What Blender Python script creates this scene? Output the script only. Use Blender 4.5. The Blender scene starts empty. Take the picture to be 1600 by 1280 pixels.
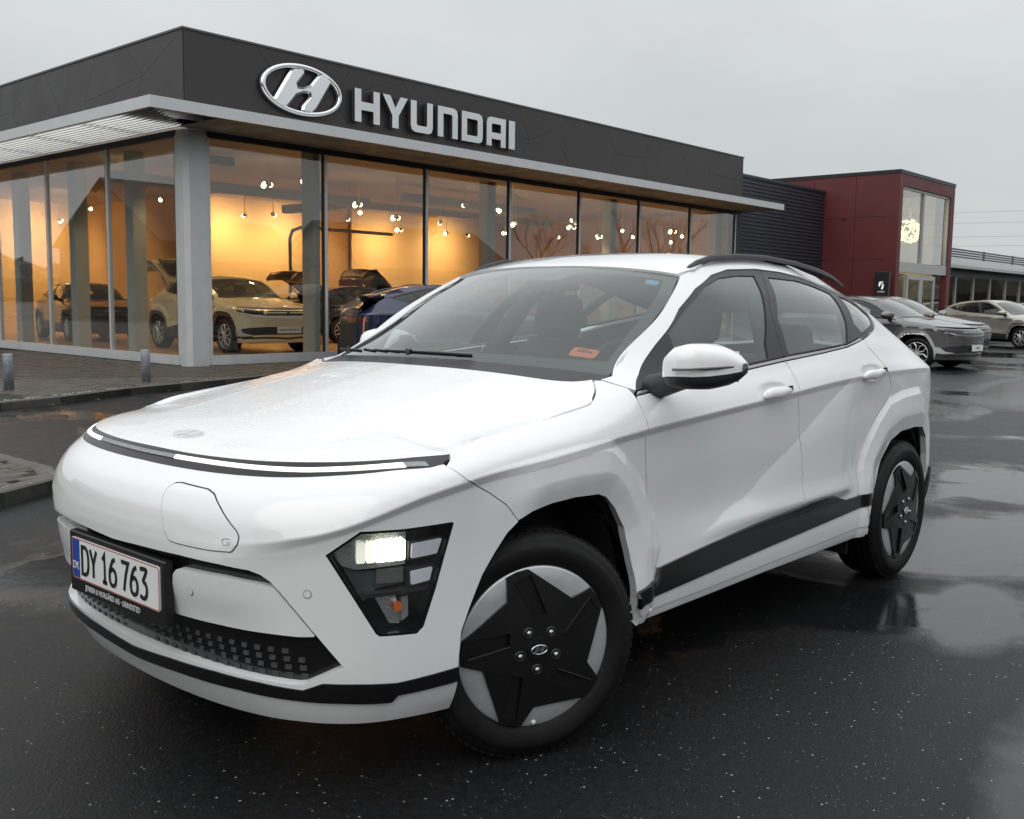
import bpy, bmesh, math, random
import numpy as np
from mathutils import Vector, Matrix
from mathutils.geometry import delaunay_2d_cdt
R = math.radians
SC = bpy.context.scene
COL = SC.collection
# ------------------------------------------------------------------ camera, sky, sun, exposure
cam = bpy.data.objects.new('camera', bpy.data.cameras.new('camera'))
COL.objects.link(cam)
cam.location = (2.1519, 2.6537, 1.3052)
cam.rotation_euler = (R(83.8477), R(-.7547), R(131.83))
cam.data.sensor_fit = 'HORIZONTAL'; cam.data.sensor_width = 36.0
cam.data.lens = 36.0*1566.05/1600
cam.data.clip_start = .05; cam.data.clip_end = 3000
SC.camera = cam
SC.view_settings.view_transform = 'Standard'; SC.view_settings.look = 'None'
SC.view_settings.gamma = 1; SC.view_settings.use_curve_mapping = False
SC.view_settings.exposure = 0.08
SC.render.engine = 'CYCLES'
SC.cycles.max_bounces = 8; SC.cycles.transparent_max_bounces = 16
SC.cycles.glossy_bounces = 5; SC.cycles.diffuse_bounces = 3; SC.cycles.transmission_bounces = 6
SC.cycles.caustics_reflective = False; SC.cycles.caustics_refractive = False
SC.cycles.use_denoising = True
SUN_EL, SUN_AZ = R(40), R(72)
W = bpy.data.worlds.new('World'); SC.world = W; W.use_nodes = True
nt = W.node_tree; nt.nodes.clear()
def wn(t, **k):
    n = nt.nodes.new(t)
    for a, b in k.items(): setattr(n, a, b)
    return n
out = wn('ShaderNodeOutputWorld'); bg = wn('ShaderNodeBackground'); bg.inputs['Strength'].default_value = .1
sky = wn('ShaderNodeTexSky', sky_type='NISHITA', sun_disc=False, sun_elevation=SUN_EL, sun_rotation=SUN_AZ)
tc = wn('ShaderNodeTexCoord'); sep = wn('ShaderNodeSeparateXYZ')
nt.links.new(tc.outputs['Generated'], sep.inputs[0])
# overcast layer: soft grey cloud, brighter overhead, lying over the clear sky
ramp = wn('ShaderNodeValToRGB'); e = ramp.color_ramp.elements
e[0].position = 0.0; e[0].color = (5.7, 5.95, 6.05, 1)
e[1].position = 1.0; e[1].color = (14.2, 14.6, 14.8, 1)
x = e.new(.18); x.color = (5.9, 6.1, 6.15, 1)
x = e.new(.50); x.color = (9.5, 9.75, 9.85, 1)
nt.links.new(sep.outputs['Z'], ramp.inputs[0])
nz = wn('ShaderNodeTexNoise'); nz.inputs['Scale'].default_value = 1.7; nz.inputs['Detail'].default_value = 5
mp = wn('ShaderNodeMapping'); mp.inputs['Scale'].default_value = (1, 1, 2.6)
nt.links.new(tc.outputs['Generated'], mp.inputs[0]); nt.links.new(mp.outputs[0], nz.inputs['Vector'])
mr = wn('ShaderNodeMapRange'); mr.inputs['From Min'].default_value = .3; mr.inputs['From Max'].default_value = .7
mr.inputs['To Min'].default_value = .88; mr.inputs['To Max'].default_value = 1.11
nt.links.new(nz.outputs['Fac'], mr.inputs['Value'])
mul = wn('ShaderNodeVectorMath', operation='SCALE')
nt.links.new(ramp.outputs['Color'], mul.inputs[0]); nt.links.new(mr.outputs[0], mul.inputs['Scale'])
mix = wn('ShaderNodeMixRGB'); mix.inputs['Fac'].default_value = .95
nt.links.new(sky.outputs[0], mix.inputs[1]); nt.links.new(mul.outputs[0], mix.inputs[2])
nt.links.new(mix.outputs[0], bg.inputs['Color']); nt.links.new(bg.outputs[0], out.inputs['Surface'])
sun = bpy.data.objects.new('sun', bpy.data.lights.new('sun', 'SUN')); COL.objects.link(sun)
sun.data.energy = .85; sun.data.angle = R(55); sun.data.color = (1, .97, .93)
sun.rotation_euler = (R(90)-SUN_EL, 0, R(180)-SUN_AZ)
# ------------------------------------------------------------------ materials
MATS = {}
def nodes_of(name):
    m = bpy.data.materials.new(name); m.use_nodes = True; t = m.node_tree; t.nodes.clear()
    o = t.nodes.new('ShaderNodeOutputMaterial'); return m, t, o
def N(t, kind, ins=None, **k):
    n = t.nodes.new(kind)
    for a, b in k.items(): setattr(n, a, b)
    for a, b in (ins or {}).items(): n.inputs[a].default_value = b
    return n
def mat(name, col, rough=.5, metal=0, coat=0, spec=.5, emit=None, es=0, bump=0, bscale=60, var=0, vscale=3, rvar=0, coat_rough=.03):
    """a principled material with procedural colour variation, roughness variation and fine relief"""
    if name in MATS: return MATS[name]
    m, t, o = nodes_of(name)
    b = N(t, 'ShaderNodeBsdfPrincipled', {'Roughness': rough, 'Metallic': metal, 'Coat Weight': coat, 'Coat Roughness': coat_rough, 'Specular IOR Level': spec})
    b.inputs['Base Color'].default_value = (*col, 1)
    t.links.new(b.outputs[0], o.inputs[0])
    tcn = N(t, 'ShaderNodeTexCoord')
    if var or rvar:
        nz = N(t, 'ShaderNodeTexNoise', {'Scale': vscale, 'Detail': 6, 'Roughness': .6}); t.links.new(tcn.outputs['Object'], nz.inputs['Vector'])
        if var:
            mr = N(t, 'ShaderNodeMapRange', {'From Min': .25, 'From Max': .75, 'To Min': 1-var, 'To Max': 1+var}); t.links.new(nz.outputs['Fac'], mr.inputs['Value'])
            sc = N(t, 'ShaderNodeVectorMath', operation='SCALE'); sc.inputs[0].default_value = col
            t.links.new(mr.outputs[0], sc.inputs['Scale']); t.links.new(sc.outputs[0], b.inputs['Base Color'])
        if rvar:
            mr = N(t, 'ShaderNodeMapRange', {'From Min': .3, 'From Max': .7, 'To Min': max(rough-rvar, .02), 'To Max': rough+rvar}); t.links.new(nz.outputs['Fac'], mr.inputs['Value'])
            t.links.new(mr.outputs[0], b.inputs['Roughness'])
    if bump:
        nz = N(t, 'ShaderNodeTexNoise', {'Scale': bscale, 'Detail': 3}); t.links.new(tcn.outputs['Object'], nz.inputs['Vector'])
        bp = N(t, 'ShaderNodeBump', {'Strength': bump, 'Distance': .01}); t.links.new(nz.outputs['Fac'], bp.inputs['Height']); t.links.new(bp.outputs[0], b.inputs['Normal'])
    if emit: b.inputs['Emission Color'].default_value = (*emit, 1); b.inputs['Emission Strength'].default_value = es
    MATS[name] = m; return m
def glass(name, tint=(.8, .85, .83), trans=.9, ior=1.5, rough=0.0, boost=1.0, drops=0, film=0):
    """thin pane: clear or tinted see-through body with a mirror coat by Fresnel"""
    if name in MATS: return MATS[name]
    m, t, o = nodes_of(name)
    tr = N(t, 'ShaderNodeBsdfTransparent'); tr.inputs[0].default_value = tuple(c*trans for c in tint)+(1,)
    gl = N(t, 'ShaderNodeBsdfGlossy', {'Roughness': rough}); gl.inputs[0].default_value = (1, 1, 1, 1)
    # Schlick reflectance from the angle to the pane, the same from both sides of the sheet
    f0 = ((ior-1)/(ior+1))**2; lw = N(t, 'ShaderNodeLayerWeight', {'Blend': .5}); p5 = N(t, 'ShaderNodeMath', operation='POWER'); p5.inputs[1].default_value = 5; t.links.new(lw.outputs['Facing'], p5.inputs[0])
    ma = N(t, 'ShaderNodeMath', operation='MULTIPLY_ADD'); ma.inputs[1].default_value = 1-f0; ma.inputs[2].default_value = f0; t.links.new(p5.outputs[0], ma.inputs[0])
    ml = N(t, 'ShaderNodeMath', operation='MULTIPLY', use_clamp=True); ml.inputs[1].default_value = boost
    t.links.new(ma.outputs[0], ml.inputs[0])
    mx = N(t, 'ShaderNodeMixShader'); t.links.new(ml.outputs[0], mx.inputs[0]); t.links.new(tr.outputs[0], mx.inputs[1]); t.links.new(gl.outputs[0], mx.inputs[2])
    last = mx
    if film:   # thin wet film that scatters a little daylight
        dfl = N(t, 'ShaderNodeBsdfDiffuse'); dfl.inputs[0].default_value = (.50, .58, .555, 1)
        tf = N(t, 'ShaderNodeTexCoord'); nf = N(t, 'ShaderNodeTexNoise', {'Scale': 3, 'Detail': 5}); t.links.new(tf.outputs['Object'], nf.inputs['Vector'])
        mrf = N(t, 'ShaderNodeMapRange', {'From Min': .3, 'From Max': .7, 'To Min': film*.8, 'To Max': film*1.2}); t.links.new(nf.outputs['Fac'], mrf.inputs['Value'])
        mfl = N(t, 'ShaderNodeMixShader'); t.links.new(mrf.outputs[0], mfl.inputs[0]); t.links.new(mx.outputs[0], mfl.inputs[1])
        tl = N(t, 'ShaderNodeBsdfTranslucent'); tl.inputs[0].default_value = (.55, .63, .60, 1); hf = N(t, 'ShaderNodeMixShader', {0: .5}); t.links.new(dfl.outputs[0], hf.inputs[1]); t.links.new(tl.outputs[0], hf.inputs[2]); t.links.new(hf.outputs[0], mfl.inputs[2]); mx = mfl; last = mx
    if drops:
        tcn = N(t, 'ShaderNodeTexCoord'); vo = N(t, 'ShaderNodeTexVoronoi', {'Scale': drops, 'Randomness': 1.0}); t.links.new(tcn.outputs['Object'], vo.inputs['Vector'])
        nz = N(t, 'ShaderNodeTexNoise', {'Scale': 5, 'Detail': 3}); t.links.new(tcn.outputs['Object'], nz.inputs['Vector'])
        th = N(t, 'ShaderNodeMapRange', {'From Min': .46, 'From Max': .75, 'To Min': .0, 'To Max': .24}); t.links.new(nz.outputs['Fac'], th.inputs['Value'])
        lt = N(t, 'ShaderNodeMath', operation='LESS_THAN'); t.links.new(vo.outputs['Distance'], lt.inputs[0]); t.links.new(th.outputs[0], lt.inputs[1])
        df = N(t, 'ShaderNodeBsdfGlossy', {'Roughness': .3}); df.inputs[0].default_value = (.16, .175, .175, 1)
        mf = N(t, 'ShaderNodeMath', operation='MULTIPLY'); mf.inputs[1].default_value = .5; t.links.new(lt.outputs[0], mf.inputs[0])
        m2 = N(t, 'ShaderNodeMixShader'); t.links.new(mf.outputs[0], m2.inputs[0]); t.links.new(mx.outputs[0], m2.inputs[1]); t.links.new(df.outputs[0], m2.inputs[2]); last = m2
    t.links.new(last.outputs[0], o.inputs[0]); MATS[name] = m; return m

# ------------------------------------------------------------------ objects
def link(name, me, parent=None, m=None):
    o = bpy.data.objects.new(name, me); COL.objects.link(o)
    if m is not None and me is not None and not me.materials: me.materials.append(m)
    if parent is not None: o.parent = parent
    return o
def tag(o, label=None, cat=None, group=None, kind=None):
    if label: o['label'] = label
    if cat: o['category'] = cat
    if group: o['group'] = group
    if kind: o['kind'] = kind
    return o
def thing(name, label, cat, loc=(0, 0, 0), rz=0, group=None):
    o = bpy.data.objects.new(name, None); COL.objects.link(o); o.empty_display_size = .2
    o.location = loc; o.rotation_euler = (0, 0, rz); return tag(o, label, cat, group)
def mesh(name, V, F, smooth=False):
    me = bpy.data.meshes.new(name); me.from_pydata([tuple(map(float, v)) for v in V], [], [tuple(map(int, f)) for f in F]); me.update()
    if smooth:
        for p in me.polygons: p.use_smooth = True
    return me
class MB:
    """collects boxes, bars and prisms into one mesh"""
    def __init__(s): s.V = []; s.F = []; s.sm = []
    def add(s, V, F, smooth=False):
        k = len(s.V); s.V += [tuple(v) for v in V]; s.F += [tuple(i+k for i in f) for f in F]; s.sm += [smooth]*len(F); return s
    def box(s, a, b, M=None, bev=0):
        x0, y0, z0 = [min(p, q) for p, q in zip(a, b)]; x1, y1, z1 = [max(p, q) for p, q in zip(a, b)]
        if bev > 0:
            c = bev; V = []; 
            bm = bmesh.new(); bmesh.ops.create_cube(bm, size=1)
            for v in bm.verts: v.co = Vector(((x0+x1)/2+v.co.x*(x1-x0), (y0+y1)/2+v.co.y*(y1-y0), (z0+z1)/2+v.co.z*(z1-z0)))
            bmesh.ops.bevel(bm, geom=list(bm.edges), offset=c, segments=1, affect='EDGES', profile=.5)
            bm.verts.index_update(); V = [v.co.copy() for v in bm.verts]; F = [[v.index for v in f.verts] for f in bm.faces]; bm.free()
        else:
            V = [Vector(p) for p in ((x0, y0, z0), (x1, y0, z0), (x1, y1, z0), (x0, y1, z0), (x0, y0, z1), (x1, y0, z1), (x1, y1, z1), (x0, y1, z1))]
            F = [(0, 3, 2, 1), (4, 5, 6, 7), (0, 1, 5, 4), (1, 2, 6, 5), (2, 3, 7, 6), (3, 0, 4, 7)]
        if M is not None: V = [M @ v for v in V]
        return s.add(V, F)
    def prism(s, poly, d0, d1, M=None):
        """polygon in the local xy plane extruded in z from d0 to d1"""
        n = len(poly); P = list(poly)
        if sum(P[i-1][0]*P[i][1]-P[i][0]*P[i-1][1] for i in range(n)) < 0: P = P[::-1]
        tri = cdt_tris(np.array(P, float), None)
        V = [Vector((p[0], p[1], d0)) for p in P]+[Vector((p[0], p[1], d1)) for p in P]
        F = [(a, c, b) for a, b, c in tri]+[(a+n, b+n, c+n) for a, b, c in tri]+[(i, (i+1) % n, n+(i+1) % n, n+i) for i in range(n)]
        if M is not None: V = [M @ v for v in V]
        return s.add(V, F)
    def tube(s, pts, r, n=8, caps=True):
        pts = [Vector(p) for p in pts]; V = []; F = []; m = len(pts); rr = r if hasattr(r, '__len__') else [r]*m
        up = None
        for i, p in enumerate(pts):
            d = (pts[min(i+1, m-1)]-pts[max(i-1, 0)]).normalized()
            if up is None: up = Vector((0, 0, 1)) if abs(d.z) < .9 else Vector((1, 0, 0))
            a = d.cross(up).normalized(); b = a.cross(d).normalized(); up = b
            for k in range(n):
                t = 2*math.pi*k/n; V.append(p+a*math.cos(t)*rr[i]+b*math.sin(t)*rr[i])
        for i in range(m-1):
            for k in range(n): F.append((i*n+k, i*n+(k+1) % n, (i+1)*n+(k+1) % n, (i+1)*n+k))
        s.add(V, F, True)
        if caps: s.add(V[:n], [tuple(range(n))]); s.add(V[-n:], [tuple(range(n))[::-1]])
        return s
    def lathe(s, prof, n=48, M=None, smooth=True, close=False):
        """profile of (radius, axial) pairs spun round the local y axis"""
        m = len(prof); V = []; F = []
        for k in range(n):
            t = 2*math.pi*k/n
            for r, a in prof: V.append(Vector((r*math.cos(t), a, r*math.sin(t))))
        for k in range(n):
            k2 = (k+1) % n
            for i in range(m-1+(1 if close else 0)):
                j = (i+1) % m; F.append((k*m+i, k*m+j, k2*m+j, k2*m+i))
        if M is not None: V = [M @ v for v in V]
        return s.add(V, F, smooth)
    def build(s, name, m=None, parent=None, auto=None):
        me = mesh(name, s.V, s.F)
        for p, f in zip(me.polygons, s.sm): p.use_smooth = f
        o = link(name, me, parent, m)
        return o
def cdt_tris(P, holes=None, pts=None, lines=None):
    """constrained triangulation of polygon P (n,2) with holes, interior points and crease lines; returns triangles over vstack"""
    loops = [P]+list(holes or []); V = []; E = []
    for L in loops:
        k = len(V); V += [tuple(map(float, p)) for p in L]; E += [(k+i, k+(i+1) % len(L)) for i in range(len(L))]
    for L in (lines or []):
        k = len(V); V += [tuple(map(float, p)) for p in L]; E += [(k+i, k+i+1) for i in range(len(L)-1)]
    if pts is not None: V += [tuple(map(float, p)) for p in pts]
    r = delaunay_2d_cdt([Vector(v) for v in V], E, [], 0, 1e-6)
    ov, faces, orig = r[0], r[2], r[3]
    C = np.array([(sum(ov[i].x for i in f)/3, sum(ov[i].y for i in f)/3) for f in faces])
    ins = inside(C, P)
    for h in (holes or []): ins &= ~inside(C, h)
    if pts is None and not lines and not holes:
        mp = [o[0] if o else 0 for o in orig]
        return [tuple(mp[i] for i in f) for f, k in zip(faces, ins) if k]
    return [(v.x, v.y) for v in ov], [tuple(f) for f, k in zip(faces, ins) if k]
def inside(C, P):
    P = np.asarray(P, float); x, y = C[:, 0][:, None], C[:, 1][:, None]
    x0, y0 = P[:, 0], P[:, 1]; x1, y1 = np.roll(x0, -1), np.roll(y0, -1)
    with np.errstate(divide='ignore', invalid='ignore'):
        c = ((y0 > y) != (y1 > y)) & (x < (x1-x0)*(y-y0)/(y1-y0)+x0)
    return c.sum(1) % 2 == 1
def segdist(C, P, closed=True):
    C = np.asarray(C, float); P = np.asarray(P, float); A = P if closed else P[:-1]; Bq = np.roll(P, -1, 0) if closed else P[1:]
    out_ = np.full(len(C), 1e9)
    for a, b in zip(A, Bq):
        d = b-a; L = d@d
        t = np.clip(((C-a)@d)/max(L, 1e-12), 0, 1); q = a+t[:, None]*d
        out_ = np.minimum(out_, np.hypot(*(C-q).T))
    return out_
def sdf(C, P): return np.where(inside(C, P), 1, -1)*segdist(C, P)
def ss(t): t = np.clip(t, 0, 1); return t*t*(3-2*t)
def dens(P, h, closed=True):
    P = np.asarray(P, float); o = []
    n = len(P)
    for i in range(n if closed else n-1):
        a, b = P[i], P[(i+1) % n]; k = max(1, int(math.ceil(np.hypot(*(b-a))/h)))
        for j in range(k): o.append(a+(b-a)*j/k)
    if not closed: o.append(P[-1])
    return np.array(o)
def rnd(P, r, n=4):
    """round the corners of polygon P by radius r"""
    P = [np.array(p, float) for p in P]; o = []
    for i in range(len(P)):
        a, b, c2 = P[i-1], P[i], P[(i+1) % len(P)]
        la, lc = np.hypot(*(a-b)), np.hypot(*(c2-b)); d = min(r, la*.45, lc*.45)
        p0, p1 = b+(a-b)/la*d, b+(c2-b)/lc*d
        for k in range(n+1):
            t = k/n; o.append((1-t)**2*p0+2*t*(1-t)*b+t*t*p1)
    return np.array(o)
def smooth_line(P, h=.02):
    """Catmull-Rom through the points"""
    P = np.asarray(P, float); Q = np.vstack([2*P[0]-P[1], P, 2*P[-1]-P[-2]]); o = []
    for i in range(1, len(Q)-2):
        p0, p1, p2, p3 = Q[i-1:i+3]; k = max(1, int(np.hypot(*(p2-p1))/h))
        for j in range(k):
            t = j/k; o.append(.5*((2*p1)+(-p0+p2)*t+(2*p0-5*p1+4*p2-p3)*t*t+(-p0+3*p1-3*p2+p3)*t**3))
    o.append(Q[-2]); return np.array(o)
def inset_poly(P, d):
    P = np.asarray(P, float); a = np.roll(P, 1, 0); b = np.roll(P, -1, 0)
    area = (P[:, 0]*b[:, 1]-b[:, 0]*P[:, 1]).sum()
    e0 = P-a; e1 = b-P; n0 = np.stack([-e0[:, 1], e0[:, 0]], 1); n1 = np.stack([-e1[:, 1], e1[:, 0]], 1)
    n0 /= np.maximum(np.hypot(*n0.T), 1e-9)[:, None]; n1 /= np.maximum(np.hypot(*n1.T), 1e-9)[:, None]
    n = n0+n1; L = np.maximum((n*n).sum(1), .5)[:, None]; n = n/L*2
    return P+n*d*(1 if area > 0 else -1)
def panel(name, poly, m, parent, f, h=.02, holes=(), lines=(), off=0.0, skirt=.015, inset=0.0, mirror='twin', keep=None, label=None, eps=.001):
    """a sheet cut from the surface f along a polygon of its own 2D domain, with turned-in edges.
    mirror: 'twin' = a second object on the other side, 'merge' = both halves in one mesh, None = this side only"""
    P = np.asarray(poly, float)
    if inset: P = inset_poly(dens(P, max(h, .02)), inset)
    P = dens(P, h); H = [dens(inset_poly(dens(q, max(h, .02)), -inset) if inset else q, h) for q in holes]
    lo, hi = P.min(0), P.max(0)
    gx, gy = np.meshgrid(np.arange(lo[0]+h*.5, hi[0], h), np.arange(lo[1]+h*.5, hi[1], h), indexing='ij')
    gx[:, ::2] += h*.0
    G = np.stack([gx.ravel(), gy.ravel()], 1); G = G[inside(G, P)] if len(G) else G
    L2 = []
    for L in lines:
        L = np.asarray(L, float); ok = inside(L, P)
        for q in H: ok &= ~inside(L, q)
        ok &= segdist(L, P) > h*.25
        run = []
        for p_, k_ in zip(L, ok):
            if k_: run.append(p_)
            else:
                if len(run) > 1: L2.append(np.array(run))
                run = []
        if len(run) > 1: L2.append(np.array(run))
    if len(G):
        keepm = segdist(G, P) > h*.45
        for q in H: keepm &= (~inside(G, q)) & (segdist(G, q) > h*.45)
        for L in L2: keepm &= segdist(G, L, False) > h*.4
        G = G[keepm]
    if len(G) == 0: G = P.mean(0)[None]
    uv, F = cdt_tris(P, H, G, L2)
    uv = np.array(uv); F = np.array(F)
    a, b, c2 = uv[F[:, 0]], uv[F[:, 1]], uv[F[:, 2]]
    ar = (b[:, 0]-a[:, 0])*(c2[:, 1]-a[:, 1])-(b[:, 1]-a[:, 1])*(c2[:, 0]-a[:, 0])
    F[ar < 0] = F[ar < 0][:, ::-1]
    X = f(uv, off); e1, e2 = np.array([eps, 0]), np.array([0, eps])
    Nn = np.cross(f(uv+e1, off)-f(uv-e1, off), f(uv+e2, off)-f(uv-e2, off)); Nn /= np.maximum(np.linalg.norm(Nn, axis=1), 1e-12)[:, None]
    if mirror == 'merge':
        cl_ = np.abs(X[:, 1]) < 1e-4; Nn[cl_, 1] = 0; Nn /= np.maximum(np.linalg.norm(Nn, axis=1), 1e-12)[:, None]
    # border edges
    cnt = {}
    for t in F:
        for i in range(3):
            q = (int(t[i]), int(t[(i+1) % 3])); cnt[q] = 1
    bord = [q for q in cnt if (q[1], q[0]) not in cnt]
    if keep: bord = [q for q in bord if not (keep(uv[q[0]]) and keep(uv[q[1]]))]
    V = list(X); faces = [tuple(map(int, t)) for t in F]; ln = [Nn[i] for t in F for i in t]
    if skirt:
        bi = {}; 
        for q in bord:
            for i in q:
                if i not in bi: bi[i] = len(V); V.append(X[i]-Nn[i]*skirt)
        for i, j in bord:
            faces.append((j, i, bi[i], bi[j]))
            d = X[j]-X[i]; n_ = np.cross(d, (Nn[i]+Nn[j])/2); n_ /= max(np.linalg.norm(n_), 1e-12); ln += [n_]*4
    V = np.array(V); ln = np.array(ln)
    def make(Vx, fx, nx, nm):
        me = mesh(nm, Vx, fx, True); me.normals_split_custom_set([tuple(v) for v in nx]); o = link(nm, me, parent, m)
        if label: o['label'] = label
        return o
    S = np.array([1, -1, 1])
    if mirror is None: return make(V, faces, ln, name)
    k = len(V); V2 = V*S; f2 = []; n2 = []; p_ = 0
    for t in faces:
        L = len(t); f2.append(tuple(t[::-1])); n2 += list((ln[p_:p_+L]*S)[::-1]); p_ += L
    n2 = np.array(n2)
    if mirror == 'merge': return make(np.vstack([V, V2]), faces+[tuple(i+k for i in t) for t in f2], np.vstack([ln, n2]), name)
    o = make(V, faces, ln, name); make(V2, f2, n2, name); return o
def text_mesh(s, size=1.0, ext=.0, sx=1.0, shear=0.0, align='CENTER'):
    cu = bpy.data.curves.new('text', 'FONT'); cu.body = s; cu.size = size; cu.extrude = ext; cu.align_x = align; cu.align_y = 'CENTER'; cu.shear = shear; cu.resolution_u = 3
    o = bpy.data.objects.new('text', cu); COL.objects.link(o)
    dg = bpy.context.evaluated_depsgraph_get(); me = bpy.data.meshes.new_from_object(o.evaluated_get(dg)); bpy.data.objects.remove(o)
    for v in me.vertices: v.co.x *= sx
    me.materials.clear(); return me
def frame(o, x, z):
    """matrix with local x, local z given and local y = z cross x"""
    x = Vector(x).normalized(); z = Vector(z).normalized(); y = z.cross(x).normalized(); x = y.cross(z)
    return Matrix(((x.x, y.x, z.x, o[0]), (x.y, y.y, z.y, o[1]), (x.z, y.z, z.z, o[2]), (0, 0, 0, 1)))
# ---------------------------------------------------------------- body surface of the white car
def pchip_slopes(x, y):
    h = np.diff(x, axis=-1); dl = np.diff(y, axis=-1)/h
    m = np.zeros_like(y)
    a, b = dl[..., :-1], dl[..., 1:]
    w1, w2 = 2*h[..., 1:]+h[..., :-1], h[..., 1:]+2*h[..., :-1]
    with np.errstate(divide='ignore', invalid='ignore'):
        hm = (w1+w2)/(w1/a+w2/b)
    m[..., 1:-1] = np.where(a*b > 0, hm, 0)
    m[..., 0] = dl[..., 0]; m[..., -1] = dl[..., -1]
    return m
def herm(x0, x1, y0, y1, m0, m1, x):
    h = x1-x0; t = (x-x0)/h
    return ((1+2*t)*(1-t)**2*y0 + t*(1-t)**2*h*m0 + t*t*(3-2*t)*y1 + t*t*(t-1)*h*m1)
def pchip(xk, yk, x):
    xk = np.asarray(xk, float); yk = np.asarray(yk, float); x = np.asarray(x, float)
    m = pchip_slopes(xk, yk)
    i = np.clip(np.searchsorted(xk, x)-1, 0, len(xk)-2)
    lin = np.where(x < xk[0], yk[0]+m[0]*(x-xk[0]), np.where(x > xk[-1], yk[-1]+m[-1]*(x-xk[-1]), 0))
    v = herm(xk[i], xk[i+1], yk[i], yk[i+1], m[i], m[i+1], x)
    return np.where((x < xk[0]) | (x > xk[-1]), lin, v)
def cspline(t, y):
    # natural cubic spline second derivatives
    n = len(t); h = np.diff(t); A = np.zeros((n, n)); r = np.zeros(n); A[0, 0] = A[-1, -1] = 1
    for i in range(1, n-1):
        A[i, i-1], A[i, i], A[i, i+1] = h[i-1], 2*(h[i-1]+h[i]), h[i]
        r[i] = 6*((y[i+1]-y[i])/h[i]-(y[i]-y[i-1])/h[i-1])
    return np.linalg.solve(A, r)
def ceval(t, y, M, x):
    i = np.clip(np.searchsorted(t, x)-1, 0, len(t)-2); h = t[i+1]-t[i]; a = (t[i+1]-x)/h; b = (x-t[i])/h
    return a*y[i]+b*y[i+1]+((a**3-a)*M[i]+(b**3-b)*M[i+1])*h*h/6

PLAN = np.array([(.765, -.57), (.812, -.42), (.840, -.2), (.846, 0), (.840, .2), (.812, .42), (.765, .57), (.690, .69), (.580, .785), (.42, .845), (.2, .878), (0, .888), (-.4, .888), (-.9, .886),
                 (-1.4, .886), (-2.0, .886), (-2.6, .888), (-2.9, .88), (-3.12, .845), (-3.28, .76), (-3.38, .62), (-3.43, .42), (-3.455, .2), (-3.46, 0), (-3.455, -.2)])
_t = np.concatenate([[0], np.cumsum(np.hypot(*np.diff(PLAN, axis=0).T))]); _t -= _t[3]
_Mx, _My = cspline(_t, PLAN[:, 0]), cspline(_t, PLAN[:, 1])
def plan(s): return ceval(_t, PLAN[:, 0], _Mx, s), ceval(_t, PLAN[:, 1], _My, s)
_ss = np.linspace(0, _t[-2], 1200); _sx = plan(_ss)[0]
def s_of_x(x): return float(np.interp(-x, -_sx, _ss))
S_END = float(_t[-2])
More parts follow.
